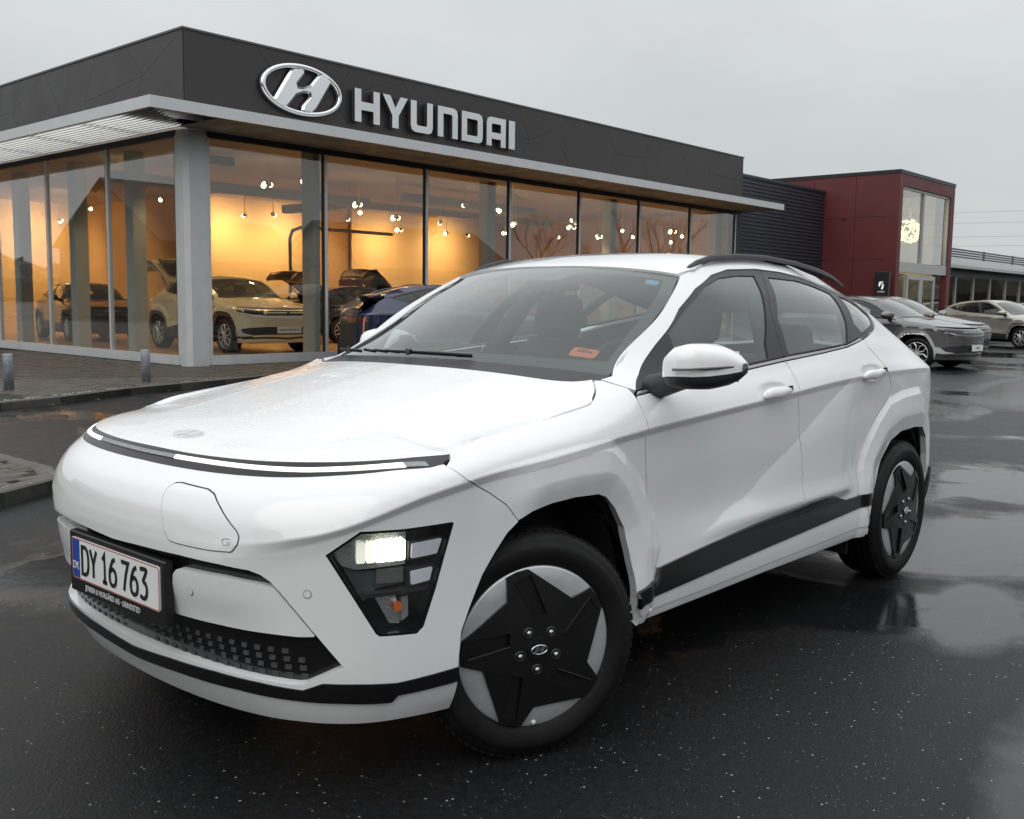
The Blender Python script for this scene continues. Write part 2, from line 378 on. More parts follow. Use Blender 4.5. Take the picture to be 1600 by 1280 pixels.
STN = {   # station -> rows (z, inward offset from the plan outline)
 0.0:      [(.20,.105),(.25,.078),(.30,.055),(.38,.042),(.48,.025),(.55,.008),(.59,.002),(.66,.000),(.70,.002),(.74,.010),(.79,.034),(.845,.095),(.885,.135),(.93,.22),(1.2,.8),(1.47,1.2)],
 'y.45':   [(.20,.100),(.25,.072),(.30,.050),(.38,.040),(.48,.026),(.55,.010),(.60,.004),(.655,.000),(.69,.002),(.74,.012),(.79,.036),(.848,.095),(.886,.135),(.93,.22),(1.2,.7),(1.47,1.0)],
 'x.69':   [(.20,.085),(.25,.060),(.30,.042),(.38,.034),(.48,.030),(.58,.026),(.665,.022),(.705,.016),(.725,.006),(.76,.018),(.81,.048),(.855,.100),(.888,.140),(.93,.22),(1.2,.6),(1.47,.9)],
 'x.42':   [(.20,.075),(.25,.050),(.30,.034),(.38,.030),(.48,.028),(.62,.024),(.735,.018),(.795,.014),(.818,.002),(.84,.010),(.865,.036),(.885,.080),(.905,.135),(.94,.22),(1.2,.5),(1.47,.8)],
 'x.2':    [(.20,.075),(.25,.046),(.30,.030),(.38,.026),(.48,.028),(.62,.024),(.76,.016),(.832,.012),(.855,.000),(.88,.010),(.912,.044),(.938,.090),(.955,.140),(1.0,.24),(1.2,.4),(1.47,.7)],
 'x0':     [(.20,.090),(.25,.045),(.30,.024),(.38,.018),(.48,.024),(.62,.024),(.76,.016),(.848,.012),(.871,.000),(.90,.010),(.935,.046),(.965,.096),(.985,.146),(1.03,.21),(1.2,.34),(1.47,.6)],
 'x-.5':   [(.20,.090),(.25,.038),(.30,.020),(.38,.012),(.48,.020),(.62,.026),(.78,.016),(.888,.011),(.911,.000),(.94,.010),(.975,.034),(1.015,.080),(1.055,.150),(1.12,.235),(1.25,.32),(1.47,.50)],
 'x-.9':   [(.20,.090),(.25,.038),(.30,.020),(.38,.012),(.48,.016),(.60,.032),(.78,.018),(.911,.010),(.934,.000),(.965,.012),(1.00,.030),(1.03,.048),(1.08,.078),(1.18,.135),(1.31,.235),(1.47,.40)],
 'x-1.3':  [(.20,.090),(.25,.038),(.30,.020),(.38,.012),(.48,.014),(.60,.032),(.78,.018),(.933,.010),(.956,.000),(.985,.012),(1.02,.030),(1.05,.048),(1.10,.072),(1.21,.120),(1.34,.200),(1.47,.335)],
 'x-2.0':  [(.20,.090),(.25,.038),(.30,.020),(.38,.012),(.48,.014),(.60,.028),(.80,.016),(.972,.008),(.996,.000),(1.02,.008),(1.06,.026),(1.10,.046),(1.14,.066),(1.23,.110),(1.33,.180),(1.44,.30)],
 'x-2.4':  [(.20,.090),(.25,.040),(.30,.022),(.38,.014),(.48,.014),(.60,.024),(.82,.016),(.985,.008),(1.008,.002),(1.03,.010),(1.075,.034),(1.13,.062),(1.17,.088),(1.24,.130),(1.32,.200),(1.40,.32)],
 'x-2.8':  [(.20,.100),(.25,.060),(.30,.040),(.38,.024),(.48,.018),(.60,.020),(.82,.014),(.985,.010),(1.008,.006),(1.02,.016),(1.06,.055),(1.11,.10),(1.16,.15),(1.22,.21),(1.30,.30),(1.38,.42)],
 'x-3.2':  [(.20,.120),(.25,.080),(.30,.050),(.38,.030),(.48,.018),(.60,.014),(.82,.010),(.975,.016),(.998,.022),(1.01,.035),(1.05,.08),(1.10,.14),(1.15,.20),(1.21,.28),(1.29,.38),(1.37,.50)],
 'end':    [(.20,.150),(.25,.100),(.30,.050),(.38,.020),(.48,.005),(.60,.010),(.82,.020),(.975,.036),(.998,.045),(1.01,.06),(1.05,.11),(1.10,.19),(1.15,.26),(1.21,.36),(1.29,.50),(1.37,.66)],
}
def _sk(k):
    if k == 0.0: return 0.0
    if k == 'end': return S_END
    if k[0] == 'y': return float(np.interp(float(k[1:]), plan(_ss[:300])[1], _ss[:300]))
    return s_of_x(float(k[1:]))
_SS = np.array([_sk(k) for k in STN]); _o = np.argsort(_SS); _SS = _SS[_o]
_TAB = np.array([STN[k] for k in STN])[_o]            # nst x rows x 2
NROW = _TAB.shape[1]
def rows_at(s):
    s = np.abs(np.atleast_1d(np.asarray(s, float)))
    Z = np.stack([pchip(_SS, _TAB[:, r, 0], s) for r in range(NROW)], -1)
    D = np.stack([pchip(_SS, _TAB[:, r, 1], s) for r in range(NROW)], -1)
    return Z, D
FEATURES = []      # list of f(s,z)->outward displacement
def body(sz, off=0.0, feat=True):
    sz = np.atleast_2d(sz); s, z = sz[:, 0], sz[:, 1]
    Z, D = rows_at(s); m = pchip_slopes(Z, D)
    i = np.clip((z[:, None] >= Z).sum(1)-1, 0, NROW-2); a = np.arange(len(s))
    zz = np.clip(z, Z[:, 0], Z[:, -1])
    sec = (D[a, i+1]-D[a, i])/(Z[a, i+1]-Z[a, i])          # rows 7 and 8 are hard folds: one-sided slopes there
    m0 = np.where((i == 7) | (i == 8), sec, m[a, i]); m1 = np.where((i == 7) | (i == 6), sec, m[a, i+1])
    d = herm(Z[a, i], Z[a, i+1], D[a, i], D[a, i+1], m0, m1, zz)
    d = d + m[:, -1]*np.maximum(z-Z[:, -1], 0) - 0
    d = off-d
    if feat:
        for f in FEATURES: d = d+f(s, z)
    x, y = plan(s); e = 1e-4
    xa, ya = plan(s-e); xb, yb = plan(s+e)
    tx, ty = xb-xa, yb-ya; L = np.hypot(tx, ty); nx, ny = ty/L, -tx/L
    return np.stack([x+nx*d, y+ny*d, z], 1)
def crease_line(r, s0, s1, n=80):
    s = np.linspace(s0, s1, n); Z, _ = rows_at(s); return np.stack([s, Z[:, r]], 1)
# hood: height over (x, y)
HX = np.array([-.62, -.45, -.2, .1, .35, .5, .6, .66, .70, .725, .75])
HZ = np.array([1.112, 1.083, 1.050, 1.008, .968, .942, .922, .909, .897, .886, .872])
def hood(xy, off=0.0):
    xy = np.atleast_2d(xy); x, y = xy[:, 0], np.abs(xy[:, 1])
    zc = pchip(HX, HZ, x+.0*y)
    # plan-form wrap: the nose edge curves back towards the sides
    back = .62*np.maximum(y-.05, 0)**2.6
    zc = pchip(HX, HZ, x+back)
    drop = .055*(y/.72)**2.4 + .25*np.maximum(y-.70, 0)**1.6
    drop = drop*np.interp(x, [-.6, -.3, .3, .7], [.55, .75, .8, .35])
    return np.stack([x, xy[:, 1], zc-drop+off], 1)
# windscreen: u in [-1,1] across, v in [0,1] upwards; its side edge follows the front pillar of the body surface
_EV = np.array([[0, -.502, .716, 1.064], [.38, -.739, .679, 1.193], [.67, -.912, .657, 1.297], [1, -1.118, .584, 1.416]])
def screen(uv, off=0.0):
    uv = np.atleast_2d(uv); u, v = uv[:, 0], uv[:, 1]
    a = np.abs(u)
    ex, ey, ez = (pchip(_EV[:, 0], _EV[:, k], v) for k in (1, 2, 3))
    cx, cz = -.41-.64*v, 1.082+.368*v+.03*4*v*(1-v)
    x = cx+(ex-cx)*a**2.3; y = ey*u; z = cz+(ez-cz)*a**2.2
    return np.stack([x+.5*off, y, z+.86*off], 1)
def roof(xy, off=0.0):
    xy = np.atleast_2d(xy); x, y = xy[:, 0], np.abs(xy[:, 1])
    zc = pchip([-2.95, -2.85, -2.6, -2.3, -2.0, -1.7, -1.5, -1.35, -1.2, -1.1, -1.04], [1.30, 1.33, 1.40, 1.46, 1.503, 1.525, 1.523, 1.511, 1.487, 1.466, 1.449], x+.05*(y/.56)**2.2*ss_((x+1.5)/.4))
    return np.stack([x, xy[:, 1], zc-.032*(y/.56)**2.6+off], 1)
def ss_(t): t = np.clip(t, 0, 1); return t*t*(3-2*t)
# ------------------------------------------------------------------ the white car
WHITE = mat('white_car_paint', (.82, .83, .835), rough=.32, coat=1.0, coat_rough=.02, var=.015, vscale=2)
def wet_paint():
    m, t, o = nodes_of('wet_white_paint')
    b = N(t, 'ShaderNodeBsdfPrincipled', {'Roughness': .36, 'Coat Weight': .85, 'Coat Roughness': .03, 'Specular IOR Level': .4}); b.inputs['Base Color'].default_value = (.82, .83, .835, 1)
    tcn = N(t, 'ShaderNodeTexCoord'); vo = N(t, 'ShaderNodeTexVoronoi', {'Scale': 130, 'Randomness': 1}); vo.feature = 'SMOOTH_F1'
    t.links.new(tcn.outputs['Object'], vo.inputs['Vector'])
    mr = N(t, 'ShaderNodeMapRange', {'From Min': .15, 'From Max': .5, 'To Min': 1, 'To Max': 0}); t.links.new(vo.outputs['Distance'], mr.inputs['Value'])
    nz = N(t, 'ShaderNodeTexNoise', {'Scale': 2.3, 'Detail': 4}); t.links.new(tcn.outputs['Object'], nz.inputs['Vector'])
    m2 = N(t, 'ShaderNodeMapRange', {'From Min': .35, 'From Max': .65, 'To Min': .05, 'To Max': 1}); t.links.new(nz.outputs['Fac'], m2.inputs['Value'])
    mm = N(t, 'ShaderNodeMath', operation='MULTIPLY'); t.links.new(mr.outputs[0], mm.inputs[0]); t.links.new(m2.outputs[0], mm.inputs[1])
    bp = N(t, 'ShaderNodeBump', {'Strength': .55, 'Distance': .0012}); t.links.new(mm.outputs[0], bp.inputs['Height'])
    t.links.new(bp.outputs[0], b.inputs['Normal']); t.links.new(bp.outputs[0], b.inputs['Coat Normal'])
    t.links.new(b.outputs[0], o.inputs[0]); return m
WETW = wet_paint()
GLOSSK = mat('gloss_black_trim', (.007, .007, .008), rough=.2, coat=.15, spec=.4, rvar=.05, vscale=8)
SATINK = mat('satin_black_trim', (.018, .019, .021), rough=.42, var=.1, vscale=20)
PLAST = mat('black_grained_plastic', (.02, .021, .024), rough=.5, bump=.15, bscale=400)
VOIDK = mat('dark_underbody', (.006, .006, .007), rough=.9, var=.3)
RUBBER = mat('tyre_rubber', (.0065, .0065, .007), rough=.62, spec=.25, var=.35, vscale=14, rvar=.12, bump=.12, bscale=90)
SILVER = mat('silver_wheel_paint', (.64, .65, .66), rough=.38, metal=.65, var=.04, vscale=30, rvar=.06)
CHROME = mat('chrome', (.75, .76, .77), rough=.12, metal=1, var=.04)
SATCHR = mat('satin_grey_trim', (.42, .42, .43), rough=.3, metal=.6, var=.03)
CABIN = mat('dark_cabin_cloth', (.050, .052, .053), rough=.85, bump=.1, bscale=300, var=.15)
CARGL = glass('car_window_glass', (.78, .87, .84), .86, ior=1.52, boost=1.7, drops=70, film=.15)
SCRGL = glass('windscreen_glass', (.80, .90, .86), .90, ior=1.52, boost=1.7, drops=62, film=.05)
LENS = glass('lamp_lens', (.95, .97, .97), .96, ior=1.5, boost=1.5)
GREYBLK = mat('smoked_grille_block', (.085, .088, .092), rough=.3, metal=.5, coat=.4, var=.1, vscale=40)

FO = np.array([(1.149,.850),(1.275,.869),(1.449,.885),(1.595,.896),(1.721,.899),(1.750,.893),(1.790,.868),(1.835,.836),(1.913,.769),(1.966,.704),(2.03,.60),(2.058,.511),(2.03,.444),(2.00,.36),(1.99,.25),(1.93,.15),(1.02,.15),(1.03,.30),(1.075,.45),(1.105,.60),(1.125,.75)])
ROX = [(-2.19,.36),(-2.185,.47),(-2.175,.58),(-2.20,.65),(-2.25,.72),(-2.33,.80),(-2.45,.884),(-2.62,.912),(-2.84,.918),(-2.93,.885),(-3.02,.80),(-3.10,.70),(-3.16,.56),(-3.20,.40),(-3.22,.15),(-2.2,.15)]
RO = np.array([(s_of_x(a), b) for a, b in ROX])
ARCH = np.array([(1.151,.247),(1.140,.367),(1.146,.432),(1.176,.499),(1.212,.577),(1.249,.632),(1.286,.681),(1.322,.710),(1.377,.727),(1.469,.737),(1.567,.740),(1.685,.733),(1.727,.719),(1.778,.677),(1.832,.606),(1.862,.517),(1.882,.443),(1.890,.371),(1.890,.28)])
RARCH = np.array([(s_of_x(a), b) for a, b in [(-2.285,.27),(-2.285,.40),(-2.34,.50),(-2.41,.60),(-2.51,.678),(-2.63,.712),(-2.80,.718),(-2.92,.708),(-2.99,.65),(-3.03,.56),(-3.055,.46),(-3.06,.36),(-3.06,.27)]])
FLM = np.array([(1.268,.735),(1.329,.786),(1.464,.803),(1.593,.807),(1.712,.801),(1.770,.784),(1.836,.725),(1.911,.615),(1.938,.50),(1.945,.36)])
RLM = np.array([(s_of_x(a), b) for a, b in [(-2.235,.40),(-2.25,.50),(-2.30,.61),(-2.43,.735),(-2.60,.785),(-2.83,.79),(-2.95,.775),(-3.05,.68),(-3.09,.56),(-3.11,.42)]])
def _flare(P, mid, lip, w1=.034, h1=.012, w2=.12, h2=.014):
    lo, hi = P.min(0)-.02, P.max(0)+.02
    Q = np.vstack([mid, lip[::-1]])
    def f(s, z):
        o = np.zeros(len(s)); k = (s > lo[0]) & (s < hi[0]) & (z > lo[1]) & (z < hi[1])
        if k.any():
            q = np.stack([s[k], z[k]], 1); d = np.maximum(sdf(q, P), 0); v = h1*np.clip(d/w1, 0, 1)+h2*ss(d/w2)
            g = np.where(inside(q, Q), segdist(q, mid, False), 0)
            o[k] = v-.016*np.clip(g/.075, 0, 1)*ss((q[:, 0]-1.30)/.16)
        return o
    return f
FEATURES.append((lambda f: lambda s, z: f(s, z)*ss((s-1.14)/.26))(_flare(FO, FLM, ARCH[6:])))
FEATURES.append(_flare(RO, RLM, RARCH))
DG = np.array([(2.256,.494),(2.650,.603),(3.036,.782),(3.267,.898),(3.505,1.0)])
def _diag(s, z):
    # long valley crease across the doors: the panel behind it swells outwards
    zl = np.interp(s, DG[:, 0], DG[:, 1]); t = (zl-z)*.80
    side = np.where(t > 0, .032*(1-np.exp(-np.maximum(t, 0)/.115)), 0)
    win = ss((s-2.2)/.15)*ss((3.62-s)/.22)*ss((z-.47)/.06)
    low = -.010*ss((.66-z)/.2)*ss((s-2.55)/.3)*ss((3.55-s)/.3)
    return side*win
FEATURES.append(_diag)
def _cup(P, dep):
    c0 = np.mean(P, 0); r = (np.ptp(P[:, 0])/2*1.1, np.ptp(P[:, 1])/2*1.35)
    def f(s, z):
        d = np.hypot((s-c0[0])/r[0], (z-c0[1])/r[1]); return -dep*ss((1-d)/.75)
    return f
HF = np.array([(2.690,.986),(2.733,.998),(2.803,1.009),(2.876,1.006),(2.933,.980),(2.877,.960),(2.834,.951),(2.720,.947),(2.679,.958)])
HR = np.array([(3.582,1.022),(3.661,1.041),(3.749,1.042),(3.847,1.011),(3.803,.990),(3.696,.982),(3.589,1.0)])
FEATURES.append(_cup(HF, .015)); FEATURES.append(_cup(HR, .015))

car = thing('parked_car', 'white crossover with star pattern wheels and lit headlight parked on the wet asphalt in front', 'car')
CRL = [crease_line(r, .5, 4.45, 330)+np.array([0, d]) for r, d in ((7, 0), (7, -.005), (7, .004), (8, 0), (8, -.004), (8, .005))]
def _part_loop(P, n0, d, h=.011):
    Q = dens(P[:n0], h, False); t = np.gradient(Q, axis=0); t /= np.hypot(*t.T)[:, None]
    return Q+np.stack([t[:, 1], -t[:, 0]], 1)*d
FLL = [_part_loop(FO, 13, d) for d in (-.004, .003, .031, .038)]+[_part_loop(FLM, 99, d) for d in (-.004, .004)]
RLL = [_part_loop(RO, 14, d) for d in (-.004, .003, .031, .038)]+[_part_loop(RLM, 99, d) for d in (-.004, .004)]
DGL = [dens(smooth_line(DG), .011, False)+np.array([0, d]) for d in (-.004, .004, -.014)]
ALL_L = CRL+FLL+RLL
# --- front bumper with lamp and grille openings
BBOT = [(0,.845),(.09,.8445),(.285,.846),(.448,.849),(.658,.855),(.864,.866),(.965,.873),(1.059,.877),(1.097,.883)]
BTOP = [(0,.880),(.199,.880),(.411,.883),(.638,.887),(.831,.890),(1.019,.895),(1.137,.902)]
FFRONT = [(1.097,.880),(1.123,.860),(1.140,.844),(1.222,.799),(1.280,.759),(1.322,.710)]
STOP = [(0,.312),(.2,.325),(.4,.332),(.56,.330),(.69,.322),(.745,.342),(.84,.338),(.952,.329),(1.138,.336)]
SBOT = [(0,.275),(.232,.290),(.483,.297),(.675,.292),(.80,.287),(.938,.276),(.954,.294),(1.142,.296)]
CHIN = [(0,.208),(.3,.215),(.66,.222),(.98,.214),(1.143,.205)]
GRT = [(0,.633),(.14,.638),(.321,.641),(.467,.638),(.555,.631),(.586,.621),(.612,.604),(.633,.582),(.803,.384)]
GRB = [(.695,.338),(.672,.335),(.557,.338),(.415,.340),(.246,.341),(0,.337)]
HLP = np.array([(.757,.676),(.846,.735),(.964,.733),(1.107,.735),(1.113,.729),(1.062,.561),(1.027,.466),(1.008,.451),(.900,.458),(.889,.467)])
a0 = 7
bump_poly = [*smooth_line(BBOT, .03)]+FFRONT[1:]+[tuple(p) for p in ARCH[:a0][::-1] if p[1] > .34]+STOP[::-1]
half0 = lambda p: abs(p[0]) < 1e-6
panel('front_bumper', bump_poly, WHITE, car, body, h=.016, holes=[HLP, np.array(GRT+GRB)], lines=ALL_L+[np.array([(.52,.66),(.62,.70),(.74,.745)])], skirt=.03, mirror='merge', keep=half0)
g = panel('grille', GRT+GRB, GLOSSK, car, body, h=.03, off=-.028, skirt=0, inset=-.01, mirror='merge', keep=half0)
LP = [(.304,.600),(.285,.583),(.253,.469),(.262,.465),(.436,.467),(.598,.465),(.682,.462),(.728,.464),(.627,.579),(.615,.588),(.585,.592),(.463,.601)]
panel('lower_bumper_bar', rnd(LP, .008), WHITE, car, body, h=.02, off=-.004, skirt=.03)
panel('black_front_strip', STOP+SBOT[::-1], GLOSSK, car, body, h=.02, off=.004, skirt=.02, mirror='merge', keep=half0)
panel('chin_panel', SBOT+CHIN[::-1], WHITE, car, body, h=.02, off=-.004, skirt=.03, mirror='merge', keep=half0)
def at_body(s, z, off=0.0):
    P = body((s, z), off)[0]; e = .004
    n = np.cross(body((s+e, z))[0]-body((s-e, z))[0], body((s, z+e))[0]-body((s, z-e))[0]); n /= np.linalg.norm(n)
    return P, n
mb = MB(); mb.box((-.0092, -.0062, 0), (.0090, .0062, .0022), bev=.0008)
blk = mesh('grille_block', mb.V, mb.F); blk.materials.append(GREYBLK)
for r in range(4):
    z = .4145-.0213*r
    for k in range(14):
        s = .085+.0455*k+(.004*r)
        if r == 0 and k == 13: continue
        if s > .803-(z-.384)*(-.17/.198)*-1-.05 and False: continue
        for sg in (1, -1):
            P, n = at_body(s, z, -.0275)
            o = link('grille_block', blk, g); M = frame(P*np.array([1, sg, 1]), (-n[1]*sg, n[0], 0) if sg > 0 else (-n[1]*sg, n[0], 0), n*np.array([1, sg, 1]))
            o.matrix_world = M @ Matrix.Rotation(R(-14), 4, 'X')
# sensors
for s, z, o_ in ((.348,.545,-.004), (.709,.576,0)):
    c_ = np.array([(s+.011*math.cos(t), z+.011*math.sin(t)) for t in np.linspace(0, 2*math.pi, 20, endpoint=False)])
    panel('sensor_ring', c_, mat('sensor_gap', (.12, .12, .125), rough=.5), car, body, h=.008, off=o_+.0012, skirt=0)
    panel('parking_sensor', c_*.84+np.array([s, z])*.16, WHITE, car, body, h=.008, off=o_+.0022, skirt=.001)
# charge port lid
PORT = np.array([(.233,.757),(.223,.780),(.222,.798),(.236,.812),(.262,.815),(.285,.814),(.379,.811),(.411,.803),(.451,.776),(.520,.726),(.529,.713),(.526,.695),(.509,.675),(.434,.671),(.314,.672),(.283,.675),(.262,.699)])
panel('lid_gap', rnd(inset_poly(PORT, -.0028), .006), mat('panel_gap', (.05, .05, .052), rough=.8), car, body, h=.02, off=.0008, skirt=0, mirror=None)
lid = panel('charge_port_lid', rnd(PORT, .006), WHITE, car, body, h=.014, off=.0022, skirt=.002, mirror=None)
me = text_mesh('G', .026, .0012, 1.6); P, n = at_body(.491, .6985, .0028)
o = link('charge_emblem', me, lid, mat('raised_white', (.55, .56, .57), rough=.35)); o.matrix_world = frame(P, (-n[1], n[0], 0), n)
# --- light bar
bar = panel('front_light_bar', [*smooth_line(BBOT, .03)]+smooth_line(BTOP, .03)[::-1].tolist(), GLOSSK, car, body, h=.014, off=-.003, skirt=.02, mirror='merge', keep=half0, inset=.0)
LITW = mat('light_bar_led', (.9, .9, .85), rough=.4, emit=(1, .98, .90), es=1.15)
UNLIT = mat('unlit_light_guide', (.30, .31, .32), rough=.4, var=.15, vscale=120, bump=.5, bscale=300)
def bar_strip(s0, s1, nm, m, sg):
    sv = np.linspace(s0, s1, max(3, int((s1-s0)/.025)))
    zc = np.interp(sv, [0, .15, .38, .58, .68, .83, 1.015], [.868, .869, .8705, .872, .873, .878, .885]); 
    poly = [(a, b-.0044) for a, b in zip(sv, zc)]+[(a, b+.0044) for a, b in zip(sv, zc)][::-1]
    f = body if sg > 0 else (lambda q, off=0.: body(q, off)*np.array([1, -1, 1]))
    if sg < 0:
        o = panel(nm, poly, m, bar, body, h=.02, off=.002, skirt=.004); 
        # keep only the far twin
        first = [c for c in bar.children if c.name.startswith(nm)][-2]; bpy.data.objects.remove(first)
    else: panel(nm, poly, m, bar, body, h=.02, off=.002, skirt=.004, mirror=None)
bar_strip(.142, 1.00, 'led_strip', LITW, 1); bar_strip(0, .14, 'light_guide', UNLIT, 1); bar_strip(1.002, 1.06, 'light_guide', UNLIT, 1)
bar_strip(0, .34, 'light_guide', UNLIT, -1); bar_strip(.342, 1.00, 'led_strip', LITW, -1)
# --- hood: its edge follows the body surface
def p3(L, off=0): return body(np.array(L, float), off)
HCUT = [(1.137,.902),(1.157,.912),(1.190,.923),(1.239,.934),(1.356,.949),(1.521,.968),(1.736,.996),(1.778,1.011),(1.835,1.035),(1.868,1.060)]
_hc = p3(smooth_line(HCUT, .02)); _fe = p3(smooth_line(BTOP, .02))
_ex = np.concatenate([_hc[:, 0]]); _o = np.argsort(_ex)
def hood_ye(x): return np.interp(x, _hc[_o, 0], _hc[_o, 1])
def hood_ze(x): return np.interp(x, _hc[_o, 0], _hc[_o, 2])
XN0 = _fe[0, 0]
_allx = np.concatenate([_fe, _hc[:12]])
def nose_back(y): return XN0-np.interp(np.minimum(np.abs(y), .786), _allx[:, 1], _allx[:, 0])
HX = np.array([-.75, -.6, -.45, -.30, -.05, .2, .38, .5, .58, .63, .66, .685, XN0, XN0+.03]); HZ = np.array([1.135, 1.118, 1.098, 1.074, 1.030, .984, .950, .927, .911, .9015, .8955, .8895, .881, .862])
def hood(xy, off=0.0):
    xy = np.atleast_2d(xy); x, y = xy[:, 0], np.abs(xy[:, 1])
    def base(x, y): return pchip(HX, HZ, x+nose_back(y)*ss((x+.7)/1.0))-.012*(y/.7)**2-.014*ss((y-.38)/.12)*ss((.55-x)/.3)*ss((x+.36)/.45)
    ye = hood_ye(np.minimum(x, .305)); t = np.clip(y/ye, 0, 1.1)
    yn = np.minimum(y, .79); xn = XN0-nose_back(yn)
    def dzn(q): return np.interp(q, _allx[:, 1], _allx[:, 2])-base(XN0-nose_back(q), q)
    f = 1-ss((xn-x)/.5); xe = XN0-nose_back(ye); fe = 1-ss((xe-x)/.5)
    side = np.where(x < .305, hood_ze(x)-base(x, ye)-dzn(np.minimum(ye, .79))*fe, 0)
    return np.stack([x, xy[:, 1], base(x, y)+dzn(yn)*f+side*t**3.2+off], 1)
BACK = [(-.41,.715),(-.345,.60),(-.318,.45),(-.305,.25),(-.30,0)]
hp = [(p[0], p[1]) for p in _fe]+[(p[0], p[1]) for p in _hc[1:]]+[tuple(p) for p in smooth_line(BACK, .03)]
hp = hp+[(a, -b) for a, b in hp[::-1][1:-1]]
hoodp = panel('hood', hp, WETW, car, hood, h=.018, inset=.0025, skirt=.018, mirror=None, lines=[np.array([(-.28, s_*.40), (.45, s_*.36)]) for s_ in (1, -1)])
# hood emblem, flush oval with the slanted letter
def emblem(parent, M, w, hgt, ring, letter, d=.004, tube=.10, nm='emblem'):
    mb = MB(); n = 48; T_ = tube
    P0 = [(math.cos(2*math.pi*i/n), math.sin(2*math.pi*i/n)) for i in range(n)]
    V = []; 
    for k, (x, y) in enumerate(P0):
        for (q, e_) in ((1, 0), (1-T_*.25, d), (1-T_*.75, d), (1-T_, 0)):
            V.append(M @ Vector((x*w*(1-(1-q)), y*(hgt-(1-q)*w*1.0), e_)))
    F = [(4*k+i, 4*((k+1) % n)+i, 4*((k+1) % n)+i+1, 4*k+i+1) for k in range(n) for i in range(3)]
    mb.add(V, F, True); mb.build(nm+'_ring', ring, parent)
    mb = MB()
    L_ = [(-.66,-.60),(-.44,-.78),(-.30,-.76),(-.13,-.16),(.02,.06),(.24,.14),(.20,-.05),(.30,-.62),(.40,-.78),(.56,-.70),(.44,-.3),(.74,.58),(.60,.72),(.34,.80),(.16,.30),(-.02,.10),(-.20,.08),(-.18,.30),(-.30,.78),(-.46,.76),(-.60,.66)]
    L_ = [(-.70,-.56),(-.52,-.72),(-.34,-.78),(-.20,-.30),(-.06,-.12),(.12,-.04),(.28,-.12),(.24,-.36),(.18,-.70),(.34,-.80),(.50,-.72),(.62,-.20),(.78,.42),(.70,.56),(.52,.72),(.34,.78),(.20,.30),(.06,.12),(-.12,.04),(-.28,.12),(-.24,.36),(-.18,.70),(-.34,.80),(-.50,.72),(-.62,.20),(-.78,-.42)]
    sh = .38
    mb.prism([(x*w*.80+sh*y*hgt*.62, y*hgt*.97) for x, y in L_], 0, d*1.1, M); mb.build(nm+'_letter', letter, parent)
P, e_ = hood((.545, -.0)), .01
q0, q1, q2 = hood((.575, .165))[0], hood((.575, .185))[0], hood((.595, .165))[0]
def surf_frame(f, uv, xdir, off=0):
    e = .01; a = f(uv)[0]; U = f((uv[0]+e, uv[1]))[0]-a; V_ = f((uv[0], uv[1]+e))[0]-a; n = np.cross(U, V_); n /= np.linalg.norm(n)
    return frame(a+n*off, xdir, n)
EMB = mat('emblem_white_edge', (.62, .63, .64), rough=.3)
emblem(hoodp, surf_frame(hood, (.605, 0.0), (0, 1, 0), .0003), .067, .035, EMB, EMB, d=.003, tube=.12)
# --- fender
FD = [(1.967,1.030),(1.961,1.009),(1.947,.985),(1.938,.951),(1.934,.891),(1.946,.807),(1.966,.700),(1.982,.634),(1.985,.425),(1.985,.280)]
fend = [*smooth_line(HCUT, .03)]+[(1.900,1.058),(1.967,1.032)]+FD[1:]+[tuple(p) for p in ARCH[::-1][:-a0]]+FFRONT[::-1][1:]
panel('front_fender', fend, WHITE, car, body, h=.0125, inset=.0028, lines=ALL_L, skirt=.03)
# --- doors
BL = [(1.967,1.010),(2.184,1.029),(2.694,1.067),(2.958,1.086),(3.30,1.108),(3.539,1.127),(3.744,1.157)]
D2 = [(2.958,1.087),(2.974,1.077),(2.982,1.033),(2.990,.964),(3.020,.83),(3.045,.72),(3.058,.62),(3.055,.50),(3.050,.39),(3.050,.33)]
fd = BL[:4]+D2[1:]+[(2.5,.330),(1.985,.320)]+FD[2:-1][::-1]+[(1.955,1.0)]
panel('front_door', fd, WHITE, car, body, h=.0125, inset=.0028, lines=ALL_L+DGL, skirt=.014)
RDS = [(3.744,1.157),(3.760,1.122),(3.825,1.066),(3.886,1.001),(3.935,.945),(3.945,.905),(3.905,.878),(3.785,.799),(3.703,.720),(3.648,.65),(3.625,.577),(3.628,.47),(3.70,.42),(3.72,.33)]
rd = BL[3:]+RDS[1:]+[(3.05,.330)]+D2[1:-1][::-1]
panel('rear_door', rd, WHITE, car, body, h=.0125, inset=.0028, lines=ALL_L+DGL, skirt=.014)
sx = s_of_x
# --- quarter panel, tail
QP = [(3.744,1.157)]+[(3.90,1.185),(4.05,1.215),(4.20,1.25),(4.262,1.272),(4.36,1.262),(4.55,1.19),(4.72,1.12),(4.86,1.05),(4.98,.95),(5.00,.80),(5.02,.62),(5.02,.44),(4.72,.44)]+[tuple(p) for p in RARCH[::-1]]+[(3.72,.27),(3.72,.33)]+RDS[1:-1][::-1]
panel('rear_quarter_panel', QP, WHITE, car, body, h=.0125, inset=.0028, lines=ALL_L, skirt=.03)
TG = [(5.00,.82),(S_END,.82),(S_END,1.12),(4.98,1.07),(4.99,.95)]
panel('tailgate', TG, WHITE, car, body, h=.03, inset=.0, skirt=.02, mirror='merge', keep=lambda p: abs(p[0]-S_END) < 1e-4)
TB = [(5.02,.24),(S_END,.24),(S_END,.82),(5.0,.82),(5.02,.62)]
panel('rear_bumper', TB, PLAST, car, body, h=.03, off=.005, skirt=.02, mirror='merge', keep=lambda p: abs(p[0]-S_END) < 1e-4)
